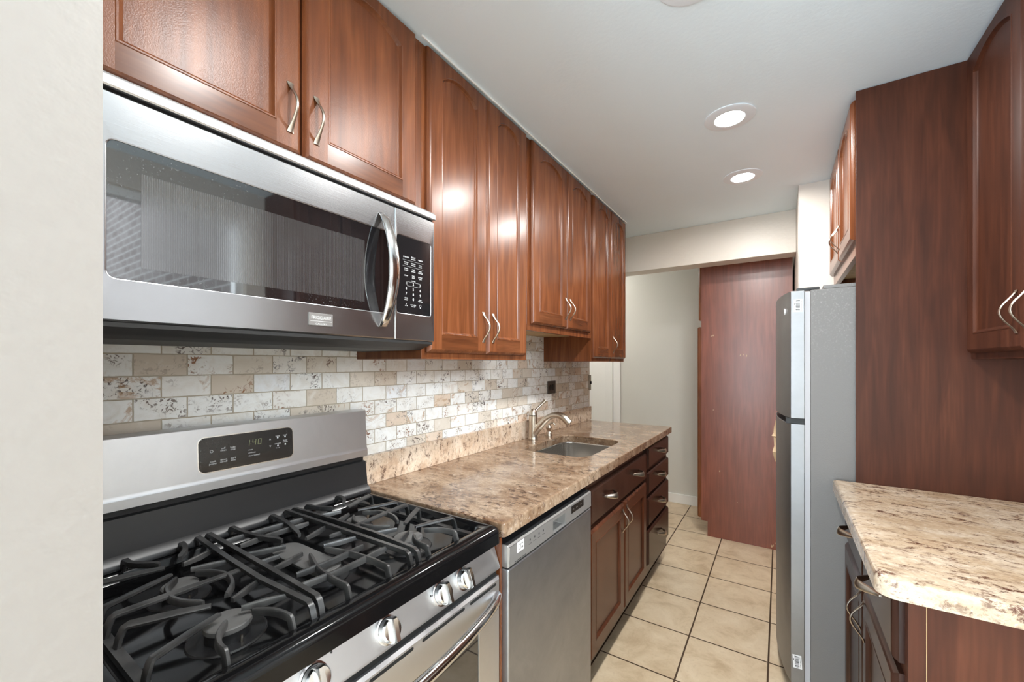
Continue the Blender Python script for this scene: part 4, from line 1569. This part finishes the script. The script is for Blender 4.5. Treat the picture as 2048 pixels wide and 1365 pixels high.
def fridge_door(z0, z1):
    bm = new_bm()
    n = 14
    prof = [(1.352, FY0 + 0.001)]
    for k in range(n + 1):
        s = k / n
        prof.append((1.306 - 0.052 * math.sin(PI * s) ** 0.75, FY0 + 0.001 + (FY1 - FY0 - 0.002) * s))
    prof.append((1.352, FY1 - 0.001))
    poly_prism(bm, prof, lambda u, v, d: Vector((u, v, d)), z0, z1)
    bmesh.ops.recalc_face_normals(bm, faces=bm.faces)
    es = [e for e in bm.edges if len(e.link_faces) == 2 and e.calc_face_angle(0) > 1.2]
    bmesh.ops.bevel(bm, geom=es, offset=0.003, segments=2, profile=0.5, affect='EDGES')
    return bm


fd = obj('freezer_door', fridge_door(1.132, 1.640), 'fridge_door', t, angle=30)
rd = obj('fridge_door', fridge_door(0.075, 1.110), 'fridge_door', t, angle=30)
obj('gasket', bx(1.3525, 1.3695, FY0 + 0.006, FY1 - 0.006, 0.08, 1.634), 'gasket', t)
bm = new_bm()
box(bm, 1.290, 1.352, FY0 + 0.012, FY1 - 0.012, 1.1105, 1.1315)
obj('handle_recess', bm, 'black_matt', t)
bm = new_bm()
box(bm, 1.325, 1.400, FY0 + 0.010, FY0 + 0.050, 1.6405, 1.652, bev=0.004)
obj('hinge_cover', bm, 'black_satin', t)
obj('base_grille', bx(1.330, 1.369, FY0 + 0.01, FY1 - 0.01, 0.02, 0.07), 'black_matt', t)


def barcode(par, x0, x1, z0, z1, rot=0.0):
    c = Vector(((x0 + x1) / 2, 0, (z0 + z1) / 2))
    cr, sr = math.cos(rot), math.sin(rot)

    def pl_(u, v, d):
        du, dv = u - c.x, v - c.z
        return Vector((c.x + du * cr - dv * sr, FY0 + 0.0008 - d, c.z + du * sr + dv * cr))
    bm = new_bm()
    poly_prism(bm, [(x0, z0), (x1, z0), (x1, z1), (x0, z1)], pl_, 0.0, 0.0006)
    s = obj('barcode_label', bm, 'sticker', par)
    bm = new_bm()
    W, Hh = x1 - x0, z1 - z0
    z = z0 + 0.08 * Hh
    rr = random.Random(3)
    while z < z1 - 0.1 * Hh:
        w = rr.choice((0.012, 0.02, 0.035, 0.05)) * Hh
        quad(bm, pl_, x0 + 0.22 * W, x0 + 0.70 * W, z, z + w, 0.0009)
        z += w + rr.choice((0.012, 0.02, 0.03)) * Hh
    for k in range(9):
        quad(bm, pl_, x0 + 0.80 * W, x0 + 0.86 * W, z0 + (0.1 + k * 0.09) * Hh, z0 + (0.15 + k * 0.09) * Hh, 0.0009)
    quad(bm, pl_, x0 + 0.07 * W, x0 + 0.14 * W, z0 + 0.55 * Hh, z0 + 0.72 * Hh, 0.0009)
    obj('barcode_print', bm, 'grey_print', s)


barcode(fd, 1.3155, 1.3455, 1.556, 1.606)
barcode(rd, 1.3130, 1.3420, 0.140, 0.192, 0.06)
# round maker's emblem on the freezer door front
bm = new_bm()
ey, ez = 2.045, 1.565
ex = 1.306 - 0.052 * math.sin(PI * (ey - FY0 - 0.001) / (FY1 - FY0 - 0.002)) ** 0.75
lathe(bm, [(0.013, -0.0016), (0.013, 0.006), (0.010, 0.006)], (ex - 0.0005, ey, ez), 20, axis='x')
obj('emblem', bm, 'sticker', fd)
# torn packing film on the edge of the lower door
bm = new_bm()
px = lambda s: 1.306 - 0.052 * math.sin(PI * s) ** 0.75
edge = [(0.42, 1.085, 0.0), (0.44, 1.05, 0.012), (0.44, 1.02, 0.016), (0.43, 1.008, 0.03), (0.44, 1.0, 0.014), (0.44, 0.96, 0.010), (0.42, 0.935, 0.024), (0.43, 0.915, 0.016), (0.45, 0.885, 0.004)]
prev = None
for s, z, o in edge:
    y = FY0 + 0.001 + (FY1 - FY0 - 0.002) * s
    a = bm.verts.new((px(s) - 0.001, y, z))
    b_ = bm.verts.new((px(s) - 0.002 - o * 0.55, y + 0.004, z + 0.002))
    if prev:
        bm.faces.new((prev[0], a, b_, prev[1]))
    prev = (a, b_)
obj('torn_film', bm, 'tan_film', rd)

# ================================================================== TALL PANTRY CABINET BEYOND THE BEAM
t = thing('pantry_cabinet', 'tall reddish cherry pantry cabinet with scuffed side standing beyond the ceiling beam', 'cabinet', (1.05, 3.83, 0.0))
PX = 0.750
bm = new_bm()
poly_prism(bm, [(PX, 0.115), (PX + 0.045, 0.115), (PX + 0.045, 0.0), (1.345, 0.0), (1.345, 2.118), (PX, 2.128)], face_ny(0.0), -4.13, -3.53)
obj('carcass', bm, 'cherry_red', t)
pp = face_nx(PX)
obj('door', door_bm(pp, -4.125, -3.535, 1.690, 2.120, 0.022, arch=0.0), ['cherry', 'cherry_h'], t, recalc=False)
obj('door', door_bm(pp, -4.125, -3.535, 0.135, 1.640, 0.030, arch=0.0), ['cherry', 'cherry_h'], t, recalc=False)
bm = new_bm()
rr = random.Random(11)
pn = face_ny(3.53)
for u, v in ((0.82, 1.565), (0.835, 1.57), (1.02, 1.415), (1.04, 1.418), (1.06, 1.41), (0.835, 0.99), (1.23, 0.03), (1.245, 0.05), (1.22, 0.022), (0.88, 0.52), (1.0, 0.30)):
    w = rr.uniform(0.002, 0.006)
    h = rr.uniform(0.003, 0.012)
    bm.faces.new([bm.verts.new(pn(u + a * w, v + b * h, 0.0006)) for a, b in ((-1, -.4), (0.2, -1), (1, .3), (-.1, 1))])
obj('scuffs', bm, 'tan_film', t)

# ================================================================== ADDED HALL LAMP, RECESSED CEILING LIGHTS
t = thing('added_hall_lamp', 'unseen ceiling lamp added to brighten the hall beyond the kitchen wall', 'ceiling lamp', (-0.55, 3.72, CEIL))  # out of view, added to brighten the hall
bm = new_bm()
lathe(bm, [(0.15, CEIL - 0.0005), (0.15, CEIL - 0.020), (0.142, CEIL - 0.024)], (-0.55, 3.72, 0), 32)
obj('base', bm, 'lamp_trim', t)
bm = new_bm()
lathe(bm, [(0.140, CEIL - 0.0245), (0.135, CEIL - 0.050), (0.11, CEIL - 0.075), (0.06, CEIL - 0.092), (0.01, CEIL - 0.096)], (-0.55, 3.72, 0), 32)
obj('added_lamp_shade', bm, 'added_hall_glow', t)
proto = None
light_labels = ['recessed round ceiling light outside the view above the range', 'recessed round ceiling light at the top edge of the frame',
                'larger looking recessed ceiling light in the middle of the aisle', 'recessed ceiling light farthest from the range, next to the beam']
for i, (x, y) in enumerate(((1.05, 0.555), (1.080, 1.145), (1.097, 1.894), (1.101, 2.530))):
    if proto is None:
        proto = thing('recessed_light', light_labels[0], 'ceiling light', (0, 0, CEIL), 'recessed ceiling lights along the aisle')
        bm = new_bm()
        n = 40
        prof = [(0.094, -0.0002), (0.094, -0.003), (0.088, -0.0055), (0.058, -0.0075), (0.055, -0.0065), (0.053, -0.0005)]
        rg = [[bm.verts.new((r * math.cos(2 * PI * k / n), r * math.sin(2 * PI * k / n), CEIL + h)) for k in range(n)] for r, h in prof]
        for a, b in zip(rg, rg[1:]):
            for k in range(n):
                bm.faces.new((a[k], a[(k + 1) % n], b[(k + 1) % n], b[k]))
        pr1 = obj('trim_ring', bm, 'lamp_trim', proto, angle=50)
        bm = new_bm()
        lathe(bm, [(0.0535, -0.0012), (0.0530, -0.0022), (0.0450, -0.0030), (0.030, -0.0034)], (0, 0, CEIL), n)
        pr2 = obj('diffuser', bm, 'glow', proto, angle=60)
        ld = bpy.data.lights.new('lamp', 'AREA')
        ld.shape = 'DISK'
        ld.size = 0.100
        ld.color = (1.0, 0.985, 0.96)
        ld.energy = LAMP * PI * PI * 0.05 ** 2       # a lambertian disc of radiance LAMP
        lo = bpy.data.objects.new('lamp', ld)
        COL.objects.link(lo)
        lo.parent = proto
        lo.location = (0, 0, -0.0045)
        proto.location = (x, y, CEIL)
        kids = [pr1, pr2, lo]
    else:
        c = proto.copy()
        COL.objects.link(c)
        c.location = (x, y, CEIL)
        c['label'] = light_labels[i]
        for k in kids:
            d = k.copy()
            d.parent = c
            COL.objects.link(d)
